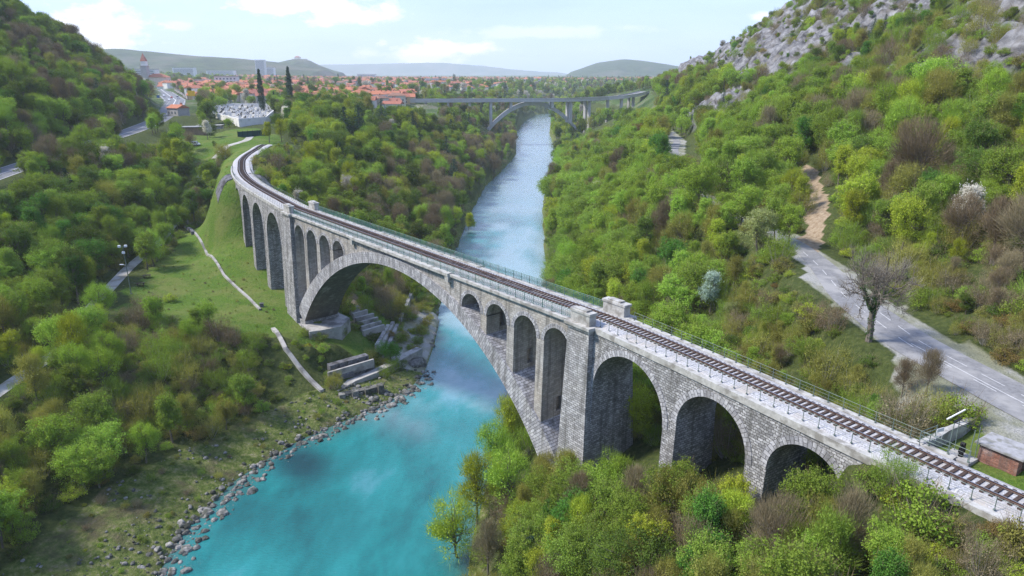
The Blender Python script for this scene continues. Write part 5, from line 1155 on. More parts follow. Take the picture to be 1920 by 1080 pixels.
# brick hut
hx, hy = U(1880, 870, 36); hrz = math.atan2(*(TN(-36)[0][::-1]))
hut = empty('brick_hut', (hx, hy, 35.9), hrz); hut.scale = (.88, .88, .88); tag(hut, 'small red brick hut with a flat grey slab roof beside the track', 'hut')
mb = MB()
for (c, d) in [((0, -1.25, -.3), (3.3, .25, 2.2)), ((0, 1.25, -.3), (3.3, .25, 2.2)), ((-1.525, 0, -.3), (.25, 2.25, 2.2)), ((1.525, 0, -.3), (.25, 2.25, 2.2))]: mb.box(c, d)
mb.build('wall', M['brick'], hut); mb = MB(); mb.box((0, 0, 1.9), (4.1, 3.3, .16)); mb.box((0, 0, 2.06), (3.95, 3.15, .03)); mb.build('roof', M['roof_slab'], hut)
mb = MB(); mb.box((-1.66, 0, 0), (.05, .8, 1.75)); dd = mb.build('door', M['rust'], hut)
mb = MB(); mb.box((-1.71, .28, .9), (.05, .12, .05)); mb.build('handle', M['grey_metal'], dd)
# switch machine on its plinth under a pipe frame
sx, sy = U(1800, 860, 36); sg = empty('point_machine', (sx, sy, 36.25), hrz); tag(sg, 'black cast iron point lever machine on the concrete plinth by the track', 'point machine')
pl = empty('concrete_plinth', (sx, sy, 35.9), hrz); mb = MB(); mb.box((0, 0, -.3), (2.0, 1.6, .65)); mb.box((-.8, 0, -.3), (.3, 1.9, .5)); mb.build('slab', M['concrete'], pl); tag(pl, 'square concrete plinth in the grass carrying the black lever machine', 'plinth')
mb = MB(); mb.tube([(0, 0, 0), (0, 0, .5)], [.22, .16], 8); mb.box((0, 0, .35), (.34, .5, .42)); mb.build('body', M['black_metal'], sg)
mb = MB(); mb.tube([(0, -.3, .75), (.1, -.55, .55)], .12, 8); mb.tube([(0, .25, .8), (0, .3, 1.25)], .05, 6); mb.build('lever', M['black_metal'], sg)
mb = MB(); mb.tube([(-.16, 0, 1.1), (.16, 0, 1.1)], [.2, .2], 10); mb.build('counterweight', M['black_metal'], sg)
fr = empty('pipe_frame', (sx, sy, 36.2), hrz); tag(fr, 'tall thin green pipe frame standing over the black lever machine', 'frame')
for (x, y) in ((-.8, -.6), (-.8, .6), (.8, -.6), (.8, .6)): mb = MB(); mb.tube([(x, y, 0), (x, y * .7, 3.0)], .035, 6); mb.build('leg', M['dark_green_metal'], fr)
mb = MB(); mb.box((.8, 0, 3.0), (.14, 1.1, .06)); mb.tube([(-.8, .42, 2.95), (.8, .42, 2.95)], .03, 5); mb.tube([(-.8, -.42, 2.95), (.8, -.42, 2.95)], .03, 5); mb.build('top_bar', M['black_metal'], fr)
# curved low wall with hand rail
W1 = [U(1702, 833, 36), U(1722, 838, 36), U(1752, 826, 36), U(1775, 812, 36), U(1800, 802, 36), U(1822, 790, 36), U(1826, 780, 36), U(1816, 766, 36)]
lw = empty('low_wall', (*W1[3], 35.8)); tag(lw, 'white topped low stone wall curving from the track towards the grey road', 'wall')
for a, b in zip(W1, W1[1:]): mb = MB(); prismatic(mb, a, b, .55, 34.0, 36.45); local(mb.build('wall_block', M['white_stone'], lw), lw.location)
hr = empty('hand_rail', (*W1[1], 36.4)); tag(hr, 'green tube hand rail turning the corner on the low white wall', 'hand rail')
mb = MB(); Wp = [BP(-41.5, W - .12, 36.4), (*W1[1], 36.45), (*W1[2], 36.45)]
for z in (.35, .7, 1.05):
    for a, b in zip(Wp, Wp[1:]): mb.tube([(a[0], a[1], a[2] + z), (b[0], b[1], b[2] + z)], .03, 5)
local(mb.build('tube_rails', M['dark_green_metal'], hr), hr.location)
for a in Wp[1:]: mb = MB(); mb.tube([a, (a[0], a[1], a[2] + 1.1)], .045, 6); local(mb.build('post', M['dark_green_metal'], hr), hr.location)
b0 = (*U(1775, 788, 36.8), 36.9); b1 = (*U(1810, 768, 37.6), 37.6)
bar = MB(); bar.tube([b0, b1], .07, 6); bo = bar.build('white_pole', M['white_metal']); tag(bo, 'slanting white pole lying over the low wall by the bushes', 'pole')
sp = empty('sign_stand', (*U(1760, 822, 36.4), 36.3), .4); tag(sp, 'small white rectangular frame on thin legs at the wall corner', 'sign')
mb = MB(); mb.tube([(-.4, 0, 0), (-.4, 0, 1.0)], .025, 5); mb.tube([(.4, 0, 0), (.4, 0, 1.0)], .025, 5); mb.build('legs', M['white_metal'], sp); mb = MB(); mb.box((0, 0, .75), (.9, .04, .35)); mb.build('board', M['white_metal'], sp)
# stone pitched embankment cones where the viaduct runs into the hillside
for sd, (s0, s1), lb in ((0, (158, 168), 'dark stone pitched slope under the outer far end of the viaduct'), (1, (128, 176), 'dark stone pitched slope inside the curve of the viaduct')):
    mb = MB(); ss = np.linspace(s0, s1, 12); K = 6
    def q_(s, t):
        w = -.4 - 5.0 * t if sd == 0 else W + .4 + 9 * t; x, y, _ = BP(s, w, 0); return (x, y, max(35.2 - 7.5 * t, gz(x, y) + .25) + .12 * math.sin(s * 2.1 + t * 9))
    for a, b in zip(ss, ss[1:]):
        for k in range(K):
            t0, t1 = k / K, (k + 1) / K; f = [q_(a, t0), q_(b, t0), q_(b, t1), q_(a, t1)]; mb.face(f if sd == 0 else f[::-1])
    for s_, r in ((ss[0], 0), (ss[-1], 1)):
        for k in range(K):
            t0, t1 = k / K, (k + 1) / K; a, b = q_(s_, t0), q_(s_, t1); mb.face([a, b, (b[0], b[1], b[2] - 14), (a[0], a[1], a[2] - 14)])
    for a, b in zip(ss, ss[1:]): p_, r_ = q_(a, 1), q_(b, 1); mb.face([p_, r_, (r_[0], r_[1], r_[2] - 14), (p_[0], p_[1], p_[2] - 14)])
    tag(mb.build('stone_embankment', M['rubble'], merge=True), lb, 'embankment')
# lamp mast on the lawn
lx, ly, lz = ug(246, 551); lp = empty('lamp_mast', (lx, ly, lz - .1)); tag(lp, 'slim green lamp mast with three white floodlights on the lawn', 'lamp post'); HM = 12.6
mb = MB(); mb.tube([(0, 0, 0), (0, 0, HM)], [.13, .07], 8); mb.box((0, 0, 0), (.5, .5, .2)); mb.build('pole', M['dark_green_metal'], lp); mb = MB(); mb.tube([(-.9, 0, HM - .3), (.9, 0, HM - .3)], .05, 6); mb.build('cross_arm', M['dark_green_metal'], lp)
for (x, z) in ((-.8, HM), (.8, HM + .1), (0, HM - 1.6)): mb = MB(); mb.box((x, -.2, z - .35), (.6, .5, .5), .2); mb.build('floodlight', M['white_metal'], lp)
mb = MB(); mb.tube([(0, 0, 7.6), (-.9, 0, 7.8)], .04, 5); mb.box((-1.1, 0, 7.7), (.9, .3, .16)); mb.build('side_lamp', M['white_metal'], lp)
def picnic(X, Y, lab, rz):
    x, y, z = ug(X, Y); t = empty('picnic_table', (x, y, z + .02), rz); tag(t, lab, 'picnic table', 'picnic tables on the lawn')
    mb = MB(); mb.box((0, 0, .7), (2.0, .8, .07)); mb.build('table_top', M['sleeper'], t)
    for s in (-1, 1): mb = MB(); mb.box((0, s * .75, .42), (2.0, .3, .06)); mb.build('bench', M['sleeper'], t)
    for s in (-1, 1): mb = MB(); prismatic(mb, (s * .7, -.75), (s * .7, .75), .1, .3, .42); mb.box((s * .7, -.3, 0), (.1, .12, .7)); mb.box((s * .7, .3, 0), (.1, .12, .7)); mb.build('trestle', M['sleeper'], t)
picnic(276, 521, 'brown picnic table on the lawn, farther from the lamp mast', .5); picnic(264, 536, 'brown picnic table on the lawn, nearer the lamp mast', .3)
# old low wall down the left bank
def wall_line(pts, w, h, mat_, label, name='low_wall'):
    Q = [ug(*p) for p in pts]; r = empty(name, Q[len(Q) // 2]); tag(r, label, 'wall')
    for a, b in zip(Q, Q[1:]):
        L_ = math.hypot(b[0] - a[0], b[1] - a[1]); n = max(1, int(L_ / 3))
        mb = MB()
        for k in range(n):
            p = (a[0] + (b[0] - a[0]) * k / n, a[1] + (b[1] - a[1]) * k / n); q = (a[0] + (b[0] - a[0]) * (k + 1) / n, a[1] + (b[1] - a[1]) * (k + 1) / n)
            za, zb = gz(*p), gz(*q); prismatic(mb, p, q, w, za - .5, za + h, zb - .5, zb + h)
        local(mb.build('wall_run', mat_, r), r.location)
    return r
wall_line([(346, 425), (385, 470), (420, 517), (455, 550), (488, 582)], .6, .45, M['concrete'], 'long straight low wall crossing the lawn toward the great arch')
wall_line([(347, 418), (362, 440)], .9, 1.0, M['rubble'], 'short dark broken wall at the upper end of the lawn')
wall_line([(512, 618), (535, 655), (560, 688), (582, 714), (604, 735)], .9, .5, M['concrete'], 'mossy low wall descending from the lawn to the river stones')
x, y, z = ug(491, 575); mb = MB(); mb.box((x, y, z - .2), (.9, .9, 1.0), .4, taper=.9); mb.box((x, y, z + .8), (1.0, 1.0, .12), .4); o = mb.build('marker_stone', M['rubble']); tag(o, 'dark squared stone standing beside the low wall near the arch foot', 'stone')
# platform at the far foot of the arch, terraces, ramp and quay
def slab_px(pts, z0, z1, name, mat_, label, cat, parent=None, group=None):
    mb = MB(); mb.prism([U(x, y, z1) for x, y in pts][::-1], z0, z1); o = mb.build(name, mat_, parent)
    if parent is None: tag(o, label, cat, group)
    return o
slab_px([(566, 608), (600, 594), (632, 585), (656, 596), (640, 612), (598, 620), (580, 622)], 6, 11.0, 'stone_platform', M['concrete'], 'flat concrete platform at the far foot of the great arch', 'platform')
tr = empty('stone_terrace', (*U(685, 605, 8.5), 6)); tag(tr, 'curved stone seating terrace facing the river behind the great arch', 'terrace')
A0, A1 = [(656, 580), (661, 588), (666, 596), (671, 604), (676, 612), (680, 620)], [(672, 573), (688, 580), (700, 587), (708, 594), (714, 601), (720, 608)]
for i in range(6):
    z = 10.2 - i * .55; a, b = U(*A0[i], z), U(*A1[i], z); mb = MB(); prismatic(mb, a, b, .7, z - 1.6, z); local(mb.build('step', M['concrete'], tr), tr.location)
tr = empty('stone_terrace', (*U(745, 610, 5), 3)); tag(tr, 'two long stone seating rows nearer the water behind the great arch', 'terrace')
for i, ((a, b), z) in enumerate([(((728, 608), (706, 646)), 6.0), (((737, 602), (713, 650)), 5.4), (((752, 590), (724, 656)), 4.6)]):
    mb = MB(); prismatic(mb, U(*a, z), U(*b, z), .9, z - 2, z); local(mb.build('step', M['concrete'], tr), tr.location)
mb = MB(); prismatic(mb, U(772, 548, 6), U(750, 600, 4.8), .9, 2, 6.2, 1, 5); tag(mb.build('retaining_wall', M['concrete']), 'weathered wall running up the bank above the long terraces', 'wall')
rp = empty('concrete_ramp', (*U(655, 690, 4), 2)); tag(rp, 'dark sloping concrete ramp between bushes and quay', 'ramp')
mb = MB(); q = [(*U(614, 697, 5.2), 5.2), (*U(702, 672, 5.2), 5.2), (*U(703, 689, 3.0), 3.0), (*U(620, 720, 3.0), 3.0)]; mb.face(q[::-1]); mb.face([(p[0], p[1], p[2] - 3) for p in q])
for i in range(4): a, b = q[i], q[(i + 1) % 4]; mb.face([a, b, (b[0], b[1], b[2] - 3), (a[0], a[1], a[2] - 3)])
local(mb.build('slope', M['rubble'], rp), rp.location)
mb = MB(); prismatic(mb, U(614, 694, 5.9), U(700, 669, 5.9), .5, 3.5, 5.4); local(mb.build('kerb_wall', M['concrete'], rp), rp.location)
mb = MB(); prismatic(mb, U(616, 684, 6.2), U(688, 664, 6.2), 1.6, 4, 6.2); local(mb.build('upper_slab', M['rubble'], rp), rp.location)
qw = empty('old_quay', (*U(705, 692, 3), 0)); tag(qw, 'long broken stone quay reaching out to the water', 'quay')
Q = [(628, 731), (660, 713), (700, 697), (735, 680), (762, 664), (786, 652)]; zq = [2.6, 2.8, 3.0, 3.2, 3.3, 3.3]
for i in range(5): mb = MB(); prismatic(mb, U(*Q[i], zq[i]), U(*Q[i + 1], zq[i + 1]), 1.9 - .1 * (i % 2), -1, zq[i], -1, zq[i + 1]); local(mb.build('quay_block', M['concrete'], qw), qw.location)
ru = empty('ruined_pier', (*U(672, 735, 1.5), 0)); tag(ru, 'ruined pale concrete pier of four buttresses among the river stones', 'ruin')
ra, rb = U(640, 738, 2.2), U(712, 722, 2.2)
mb = MB(); prismatic(mb, ra, rb, 1.4, -1, 2.2); local(mb.build('pier_wall', M['boulder'], ru), ru.location)
for t in (.0, .33, .66, 1.0):
    c = (ra[0] + (rb[0] - ra[0]) * t, ra[1] + (rb[1] - ra[1]) * t); mb = MB(); mb.box((c[0] + .3, c[1] - .9, -1), (1.5, 1.9, 3.7 + .3 * math.sin(t * 9)), .5, taper=.8); local(mb.build('buttress', M['boulder'], ru), ru.location)
# boulders
def rock_mesh(seed, n=2):
    import bmesh
    bm = bmesh.new(); bmesh.ops.create_icosphere(bm, subdivisions=n, radius=1); rg = np.random.default_rng(seed); D = rg.normal(size=(9, 3)); D /= np.linalg.norm(D, axis=1)[:, None]; H_ = .62 + .3 * rg.random(9)
    for v in bm.verts:
        p = np.array(v.co); k = 1.
        for d, h in zip(D, H_):
            q = p @ d
            if q * k > h: k = h / q
        v.co = Vector(p * k * np.array([1.1, .9, .75])) * (1 + .05 * rg.normal())
    me = bpy.data.meshes.new('boulder'); bm.to_mesh(me); bm.free(); me.materials.append(M['boulder']); return me
RM = [rock_mesh(i) for i in range(6)]
RK = []
def rocks():
    rg = np.random.default_rng(21); P = [p for p in RIV_L if 50 < p[1] < 150]
    Q = np.array(P, float); s = np.concatenate([[0], np.cumsum(np.hypot(*np.diff(Q, axis=0).T))])
    for i in range(1000):
        t = rg.random() * s[-1]; x = np.interp(t, s, Q[:, 0]); y = np.interp(t, s, Q[:, 1]); off = rg.normal() * .8 - .3 - 3.2 * rg.random() ** 2
        i0 = min(np.searchsorted(s, t), len(Q) - 1); d = Q[i0] - Q[i0 - 1]; d /= np.linalg.norm(d); n = np.array([-d[1], d[0]]); x += n[0] * -off * -1; y += n[1] * -off * -1
        sc = .16 + .5 * rg.random() ** 3 + (.45 if rg.random() < .04 else 0); RK.append((x, y, max(gz(x, y), -.1) + sc * .15, int(rg.integers(6)), sc, rg.random() * 6.28))
    x = -75 + 60 * rg.random(6500); y = 40 + 110 * rg.random(6500); m = in_poly(x, y, BANK); x, y = x[m], y[m]; z = ground_z(x, y); f = fbm(x * .16, y * .16, 3) > .47
    for a, b, c in zip(x[f], y[f], z[f]):
        if c > .1: sc = .08 + .32 * rg.random() ** 4; RK.append((a, b, c + sc * .2, int(rg.integers(6)), sc, rg.random() * 6.28))
    for i in range(160):
        y = 150 + rg.random() * 260; P_, _ = seg_dist(np.zeros(1), np.array([y]), RIV_L); xx = np.interp(y, [p[1] for p in RIV_L], [p[0] for p in RIV_L]) - rg.random() * 2; sc = .3 + .8 * rg.random() ** 2; RK.append((xx, y, .2, int(rg.integers(6)), sc, rg.random() * 6.28))
    for i in range(90):
        a = rg.random() * 6.28; r_ = 7 * math.sqrt(rg.random()); p = U(700, 745, .5); x, y = p[0] + math.cos(a) * r_, p[1] + math.sin(a) * r_ * .5; sc = .2 + .5 * rg.random() ** 2
        RK.append((x, y, max(gz(x, y), 0) + .05, int(rg.integers(6)), sc, rg.random() * 6.28))
rocks()
big = [(*U(782, 682, .9), .6, 3, 2.6), (*U(276, 1045, .5), .4, 1, 1.1), (*U(263, 1068, .5), .4, 2, 1.0), (*U(338, 980, .5), .4, 4, .8), (*U(720, 768, 0), .0, 2, .5), (*U(727, 762, 0), .0, 1, .45), (*U(540, 858, 0), 0.1, 5, .55)]
bl = ['huge grey rock under the outer end of the broken quay', 'big rounded boulder at the water in the bottom left bend', 'big boulder below the rounded one at the bottom edge', 'pale boulder on the shore up the bank from the bottom edge', 'dark boulder standing in the water off the ruined pier', 'smaller dark boulder in the water beside the other off the ruin', 'boulder at the water where the bank narrows']
for (x, y, z, k, sc), lb in zip(big, bl):
    o = bpy.data.objects.new('boulder', RM[k]); COL.objects.link(o); o.location = (x, y, z); o.scale = (sc, sc, sc); o.rotation_euler = (0, 0, sc * 3); tag(o, lb, 'boulder')
vz = sorted(range(len(RK)), key=lambda i: -(RK[i][4] / px(*RK[i][:3])[2]) * (1 if -10 < px(*RK[i][:3])[0] < 1900 and px(*RK[i][:3])[1] < 1085 else 0)); bi = vz[:150]
ds = {}
SEG = [('bottom left bend', -50, 84), ('outer curve of the bank', -46, 104), ('middle of the stony bank', -60, 100), ('narrowing bank', -40, 116), ('ruined pier', -30, 129), ('old quay', -26, 138), ('beach below the terraces', -22, 158), ('left bank beyond the viaduct', -22, 260), ('foot of the bramble slope', -55, 120), ('bottom edge', -50, 76), ('dark water patch', -44, 111), ('bay below the ruin', -34, 124), ('bank above the bottom bend', -56, 88), ('first outward bend', -51, 95), ('grassy middle of the bank', -52, 108)]
for i in bi:
    r = RK[i]; j = min(range(len(SEG)), key=lambda q: math.hypot(r[0] - SEG[q][1], r[1] - SEG[q][2])); w_ = 'in water' if r[2] < .35 and gz(r[0], r[1]) < .05 else 'on shore'
    b_ = 'large' if r[4] > .62 else 'medium' if r[4] > .42 else 'small'; ds.setdefault(f'{b_} grey boulder {w_} by the {SEG[j][0]}', []).append(i)
ORD_ = ['leftmost', 'second from left', 'third from left', 'fourth from left', 'fifth from left', 'sixth from left', 'seventh from left', 'eighth from left', 'ninth from left', 'tenth from left']
for lb, L_ in ds.items():
    L_.sort(key=lambda i: px(*RK[i][:3])[0])
    for j, i in enumerate(L_):
        r = RK[i]; o = bpy.data.objects.new('boulder', RM[r[3]]); COL.objects.link(o); o.location = r[:3]; o.scale = (r[4],) * 3; o.rotation_euler = (0, 0, r[5]); tag(o, lb + ('' if len(L_) == 1 else ', ' + (ORD_[j] if j < 10 else 'further right')), 'boulder', 'boulders along the left bank')
RO_ = []
for i in range(6): o = next(o for o in COL.objects if o.name.startswith('boulder') and o.data == RM[i]); RO_.append(o)
mass('shore_rubble', [(r[0], r[1], r[2], r[3], r[4], r[5]) for i, r in enumerate(RK) if i not in set(bi)], 'loose stones and rubble strewn over the left bank', lambda k: (RO_[k],))

# ------------------------------------------------------------------ concrete road bridge upstream
DK = [(700, 189.5), (720, 188.5), (760, 188), (900, 187.5), (1000, 187), (1060, 186.6), (1100, 185.5), (1140, 183.5), (1175, 180.5), (1200, 176.5), (1218, 171.5)]
def dk(x): y = np.interp(x, [p[0] for p in DK], [p[1] for p in DK]); z = np.interp(x, [700, 1140, 1218], [42, 42, 45.5]); p = un(x, y, z); return np.array([p[0], p[1], z])
rbp = [dk(x) for x in list(range(690, 1141, 15)) + [1150, 1160, 1170, 1180, 1190, 1198, 1206, 1213, 1218]]
rb_ = empty('concrete_road_bridge', tuple(dk(1000))); tag(rb_, 'slender concrete road bridge with a wide arch over the distant river', 'bridge'); RBL = rb_.location
def rail_prof(pts, w0, w1, z0, z1):
    mb = MB(); n = len(pts); P = np.array(pts); t = np.gradient(P[:, :2], axis=0); t /= np.linalg.norm(t, axis=1)[:, None]; nn = np.stack([-t[:, 1], t[:, 0]], 1)
    ring = [[(P[i, 0] + nn[i, 0] * w, P[i, 1] + nn[i, 1] * w, P[i, 2] + z) for (w, z) in ((w0, z0), (w1, z0), (w1, z1), (w0, z1))] for i in range(n)]
    for a, b in zip(ring, ring[1:]):
        for k in range(4): mb.face([a[k], a[(k + 1) % 4], b[(k + 1) % 4], b[k]])
    mb.face(ring[0]); mb.face(ring[-1][::-1]); return mb
local(rail_prof(rbp, 0, 11, -2.1, 0).build('deck', M['pale_concrete'], rb_), RBL)
for w in (.1, 10.6): local(rail_prof(rbp, w, w + .3, .003, 1.0).build('parapet', M['grey_metal'], rb_), RBL)
local(rail_prof(rbp, .45, 10.55, .01, .05).build('carriageway', M['asphalt'], rb_), RBL)
aL, aR = dk(906), dk(1093); arc = []
for i in range(41):
    t = i / 40; p = aL * (1 - t) + aR * t; arc.append((p[0], p[1], 8.0 + (38.6 - 8.0) * (1 - (2 * t - 1) ** 2)))
local(rail_prof(arc, 2.0, 9, -1.8, 1.6).build('arch', M['pale_concrete'], rb_), RBL)
for xp in (760, 798, 840, 881, 921, 959, 1037, 1074, 1110, 1141, 1167, 1193):
    p = dk(xp); t = (xp - 906) / (1093 - 906); q = dk(xp + 4) - p; q = q[:2] / np.linalg.norm(q[:2]); nn = np.array([-q[1], q[0]])
    zb = 8.0 + 30.6 * (1 - (2 * t - 1) ** 2) + .8 if 0 < t < 1 else gz(p[0] + nn[0] * 5, p[1] + nn[1] * 5) - 2
    mb = MB()
    for w in (3.0, 8.0):
        c = p[:2] + nn * w; mb.box((c[0], c[1], zb), (2.3, 2.6, p[2] - 2.0 - zb), math.atan2(q[1], q[0]))
    local(mb.build('pier', M['pale_concrete'], rb_), RBL)
for P_, lb in (([U(985, 205, 6), U(1005, 201, 6), U(1030, 199, 6)], 'low white building behind the arch of the far bridge'),):
    x, y = 65, 1215; b = empty('river_building', (x, y, gz(x, y)), .3); tag(b, lb, 'building'); mb = MB(); mb.box((0, 0, -3), (42, 12, 13)); mb.build('wall', M['white_paint'], b); mb = MB(); mb.box((0, 0, 10), (44, 14, .8)); mb.build('roof', M['roof_slab'], b)
    for k in range(6): mb = MB(); mb.box((-17 + k * 6.6, -6.05, 3), (4, .2, 3)); mb.build('window', M['glass_pale'], b)

# ------------------------------------------------------------------ buildings, cemetery and traffic by the left road
WALLC = {'cream': noisy('cream_render', (.52, .47, .38), (.62, .57, .48), .3, .9, 0), 'white': noisy('white_render', (.62, .61, .59), (.74, .73, .71), .3, .9, 0), 'ochre': noisy('ochre_render', (.50, .36, .20), (.58, .44, .28), .3, .9, 0), 'grey': noisy('grey_render', (.33, .32, .31), (.42, .41, .40), .3, .9, 0)}
ROOFC = {'orange': noisy('orange_roof_tiles', (.34, .125, .07), (.46, .19, .115), 1.5, .9, .2), 'red': noisy('red_roof_tiles', (.27, .105, .07), (.37, .15, .11), 1.5, .9, .2), 'brown': noisy('brown_roof_tiles', (.20, .11, .08), (.30, .17, .12), 1.5, .9, .2)}
def house_meshes(w, d, h, hip, wall, roof):
    mb = MB(); mb.box((0, 0, -2), (w, d, h + 2)); rh = d * .24; e = .5; r = MB(); a, b = w / 2 + e, d / 2 + e; k = (b if hip else 0); hz = h - .12
    A, B, C_, D_ = (-a, -b, hz), (a, -b, hz), (a, b, hz), (-a, b, hz); R0, R1 = (-a + k, 0, h + rh), (a - k, 0, h + rh)
    r.face([A, B, R1, R0]); r.face([C_, D_, R0, R1]); r.face([B, C_, R1]); r.face([D_, A, R0]); r.face([D_, C_, B, A])
    r.box((w * .22, d * .12, h + rh * .4), (.9, .9, rh * .6 + 1.0))
    if not hip:
        for s in (-1, 1): mb.face([(s * w / 2, -d / 2, h - .15), (s * w / 2, d / 2, h - .15), (s * w / 2, 0, h + rh * .92)])
    o1 = mb.build('wall', WALLC[wall]); o2 = r.build('roof', ROOFC[roof]); a, b = o1.data, o2.data; bpy.data.objects.remove(o1); bpy.data.objects.remove(o2)
    wn = []
    for fl in range(max(1, int(h / 3))):
        for x in np.arange(-w / 2 + 1.6, w / 2 - 1, 2.9): wn.append((x, -d / 2 - .03, fl * 2.9 + 1.1))
    return a, b, wn
wm = MB(); wm.box((0, 0, 0), (1.1, .08, 1.4)); _w0 = wm.build('window', M['glass_pale']); WIN = _w0.data; bpy.data.objects.remove(_w0)
HP = {}
hr_ = random.Random(4)
for i in range(14):
    wl = ['cream', 'white', 'cream', 'white', 'ochre', 'white', 'grey'][i % 7]; rf = ['orange', 'red', 'orange', 'brown', 'orange', 'red'][i % 6]; w, d, h = hr_.uniform(11, 20), hr_.uniform(9, 13), hr_.choice([5.5, 6.5, 6.5, 8.5]); HP['h%d' % i] = (*house_meshes(w, d, h, i % 3 == 0, wl, rf), wl, rf, h, w)
def house(x, y, z, k, rz, label, group='houses of the town', wins=False, name='house', cat='house'):
    p = HP[k]; r = empty(name, (x, y, z), rz); tag(r, label, cat, group)
    a = bpy.data.objects.new('wall', p[0]); COL.objects.link(a); a.parent = r; b = bpy.data.objects.new('roof', p[1]); COL.objects.link(b); b.parent = r
    if wins:
        for (wx, wy, wz) in p[2]: c = bpy.data.objects.new('window', WIN); COL.objects.link(c); c.parent = r; c.location = (wx, wy, wz)
    return a, b
HP['near'] = (*house_meshes(10, 8, 4.6, False, 'grey', 'orange'), 'grey', 'orange', 5, 16)
house(HOUSE1[0], HOUSE1[1], gz(*HOUSE1) + .1, 'near', -.5, 'old grey house with orange tiled roof between the wide road and the cemetery', None, True)
s = empty('shed', (*SHED, gz(*SHED)), .15); tag(s, 'tan flat roofed shed standing above the parked white van', 'shed')
mb = MB(); mb.box((0, 0, -3), (10.5, 6, 6.6)); mb.build('wall', WALLC['ochre'] if False else noisy('tan_boards', (.22, .15, .09), (.32, .23, .15), 1, .9, .2), s); mb = MB(); mb.box((0, 0, 3.6), (11.5, 7, .3)); mb.build('roof', M['roof_slab'], s)
p = U(395, 243, 37.5); s = empty('shed', (*p, gz(*p)), .1); tag(s, 'long low grey roofed shed right of the tan shed', 'shed'); mb = MB(); mb.box((0, 0, -2), (12, 5, 4.2)); mb.build('wall', M['concrete'], s); mb = MB(); mb.box((0, 0, 2.2), (13, 6, .25)); mb.build('roof', M['white_stone'], s)
x, y = U(410, 168, 41); b = empty('apartment_block', (x, y, gz(x, y)), .12); tag(b, 'long white three storey block with rows of dark windows at the town edge', 'apartment block')
mb = MB(); mb.box((14, 0, -2), (34, 13, 19)); mb.box((-18, 1, -2), (30, 12, 14)); mb.build('wall', WALLC['white'], b); mb = MB(); mb.box((14, 0, 17), (36, 15, .6)); mb.box((-18, 1, 12), (31, 14, .5)); mb.build('roof', M['roof_slab'], b)
for fl in range(3):
    for k in range(6): o = bpy.data.objects.new('window', WIN); COL.objects.link(o); o.parent = b; o.location = (1 + k * 5.2, -6.55, 3.5 + fl * 4.4); o.scale = (2.4, 1, 1.6)
# car and van
def profile_body(mb, prof, w, taper=.0):
    n = len(prof)
    for sgn in (-1, 1):
        f = [(x, sgn * (w / 2 - taper * max(0, z - .9)), z) for x, z in prof]; mb.face(f if sgn < 0 else f[::-1])
    for i in range(n):
        (x0, z0), (x1, z1) = prof[i], prof[(i + 1) % n]; w0 = w / 2 - taper * max(0, z0 - .9); w1 = w / 2 - taper * max(0, z1 - .9)
        mb.face([(x0, -w0, z0), (x0, w0, z0), (x1, w1, z1), (x1, -w1, z1)])
CARP = [(-2.1, .35), (2.1, .35), (2.15, .7), (1.9, .88), (1.0, .98), (.45, 1.42), (-1.0, 1.45), (-1.75, 1.0), (-2.15, .92)]; VANP = [(-2.3, .4), (2.3, .4), (2.35, .95), (1.75, 1.15), (1.15, 1.95), (-2.2, 2.0), (-2.35, 1.0)]
TYRE = mat('black_rubber', (.02, .02, .02), .8); RED = mat('red_tail_lens', (.4, .02, .02), .3); LENS = mat('clear_headlight_lens', (.7, .72, .75), .2)
def car_parts(prof, w, colm, glassz, van=False):
    r = empty('white_van' if van else 'parked_car'); mb = MB(); profile_body(mb, prof, w, .28); mb.build('body', colm, r)
    g = MB(); z0, z1 = glassz
    xs = [(-1.9, -1.0), (-.85, .1), (.25, 1.1)] if van else [(-1.35, -.1), (0, .75)]
    for s in (-1, 1):
        for (a, b_) in xs: g.face([(a, s * (w / 2 - .28 * (z0 - .9) + .012), z0), (b_, s * (w / 2 - .28 * (z0 - .9) + .012), z0), (b_ - .12, s * (w / 2 - .28 * (z1 - .9) + .012), z1), (a + .1, s * (w / 2 - .28 * (z1 - .9) + .012), z1)])
    e = prof[4] if not van else prof[3]; t = prof[5] if not van else prof[4]
    g.face([(e[0] + .01, -w / 2 + .2, e[1] + .04), (e[0] + .01, w / 2 - .2, e[1] + .04), (t[0] + .05, w / 2 - .35, t[1] - .06), (t[0] + .05, -w / 2 + .35, t[1] - .06)]); g.build('windows', M['glass'], r)
    for x in (-1.35, 1.35):
        for s in (-1, 1):
            t_ = MB(); t_.tube([(x, s * (w / 2 - .22), .33), (x, s * (w / 2 + .02), .33)], .33, 12); wo = t_.build('wheel', TYRE, r); t_ = MB(); t_.tube([(x, s * (w / 2 + .0), .33), (x, s * (w / 2 + .035), .33)], .18, 8); t_.build('rim', M['grey_metal'], wo)
    for s in (-1, 1):
        t_ = MB(); t_.box((prof[2][0] - .02, s * (w / 2 - .3), .6), (.1, .3, .16)); t_.build('headlight', LENS, r); t_ = MB(); t_.box((prof[-1][0] + .02, s * (w / 2 - .25), .75), (.1, .25, .16)); t_.build('taillight', RED, r)
    return r
v = car_parts(VANP, 1.9, M['white_metal'], (1.1, 1.75), True); vx, vy = VAN; v.location = (vx, vy, gz(vx, vy) + .02); v.rotation_euler = (0, 0, .1); tag(v, 'white minivan with dark windows parked on the grass below the sheds', 'van')
CC = {'white': M['white_metal'], 'red': mat('red_car_paint', (.35, .03, .02), .3, 0, .5), 'silver': mat('silver_car_paint', (.4, .42, .45), .3, .5), 'dark': mat('dark_car_paint', (.03, .04, .06), .3, 0, .5)}
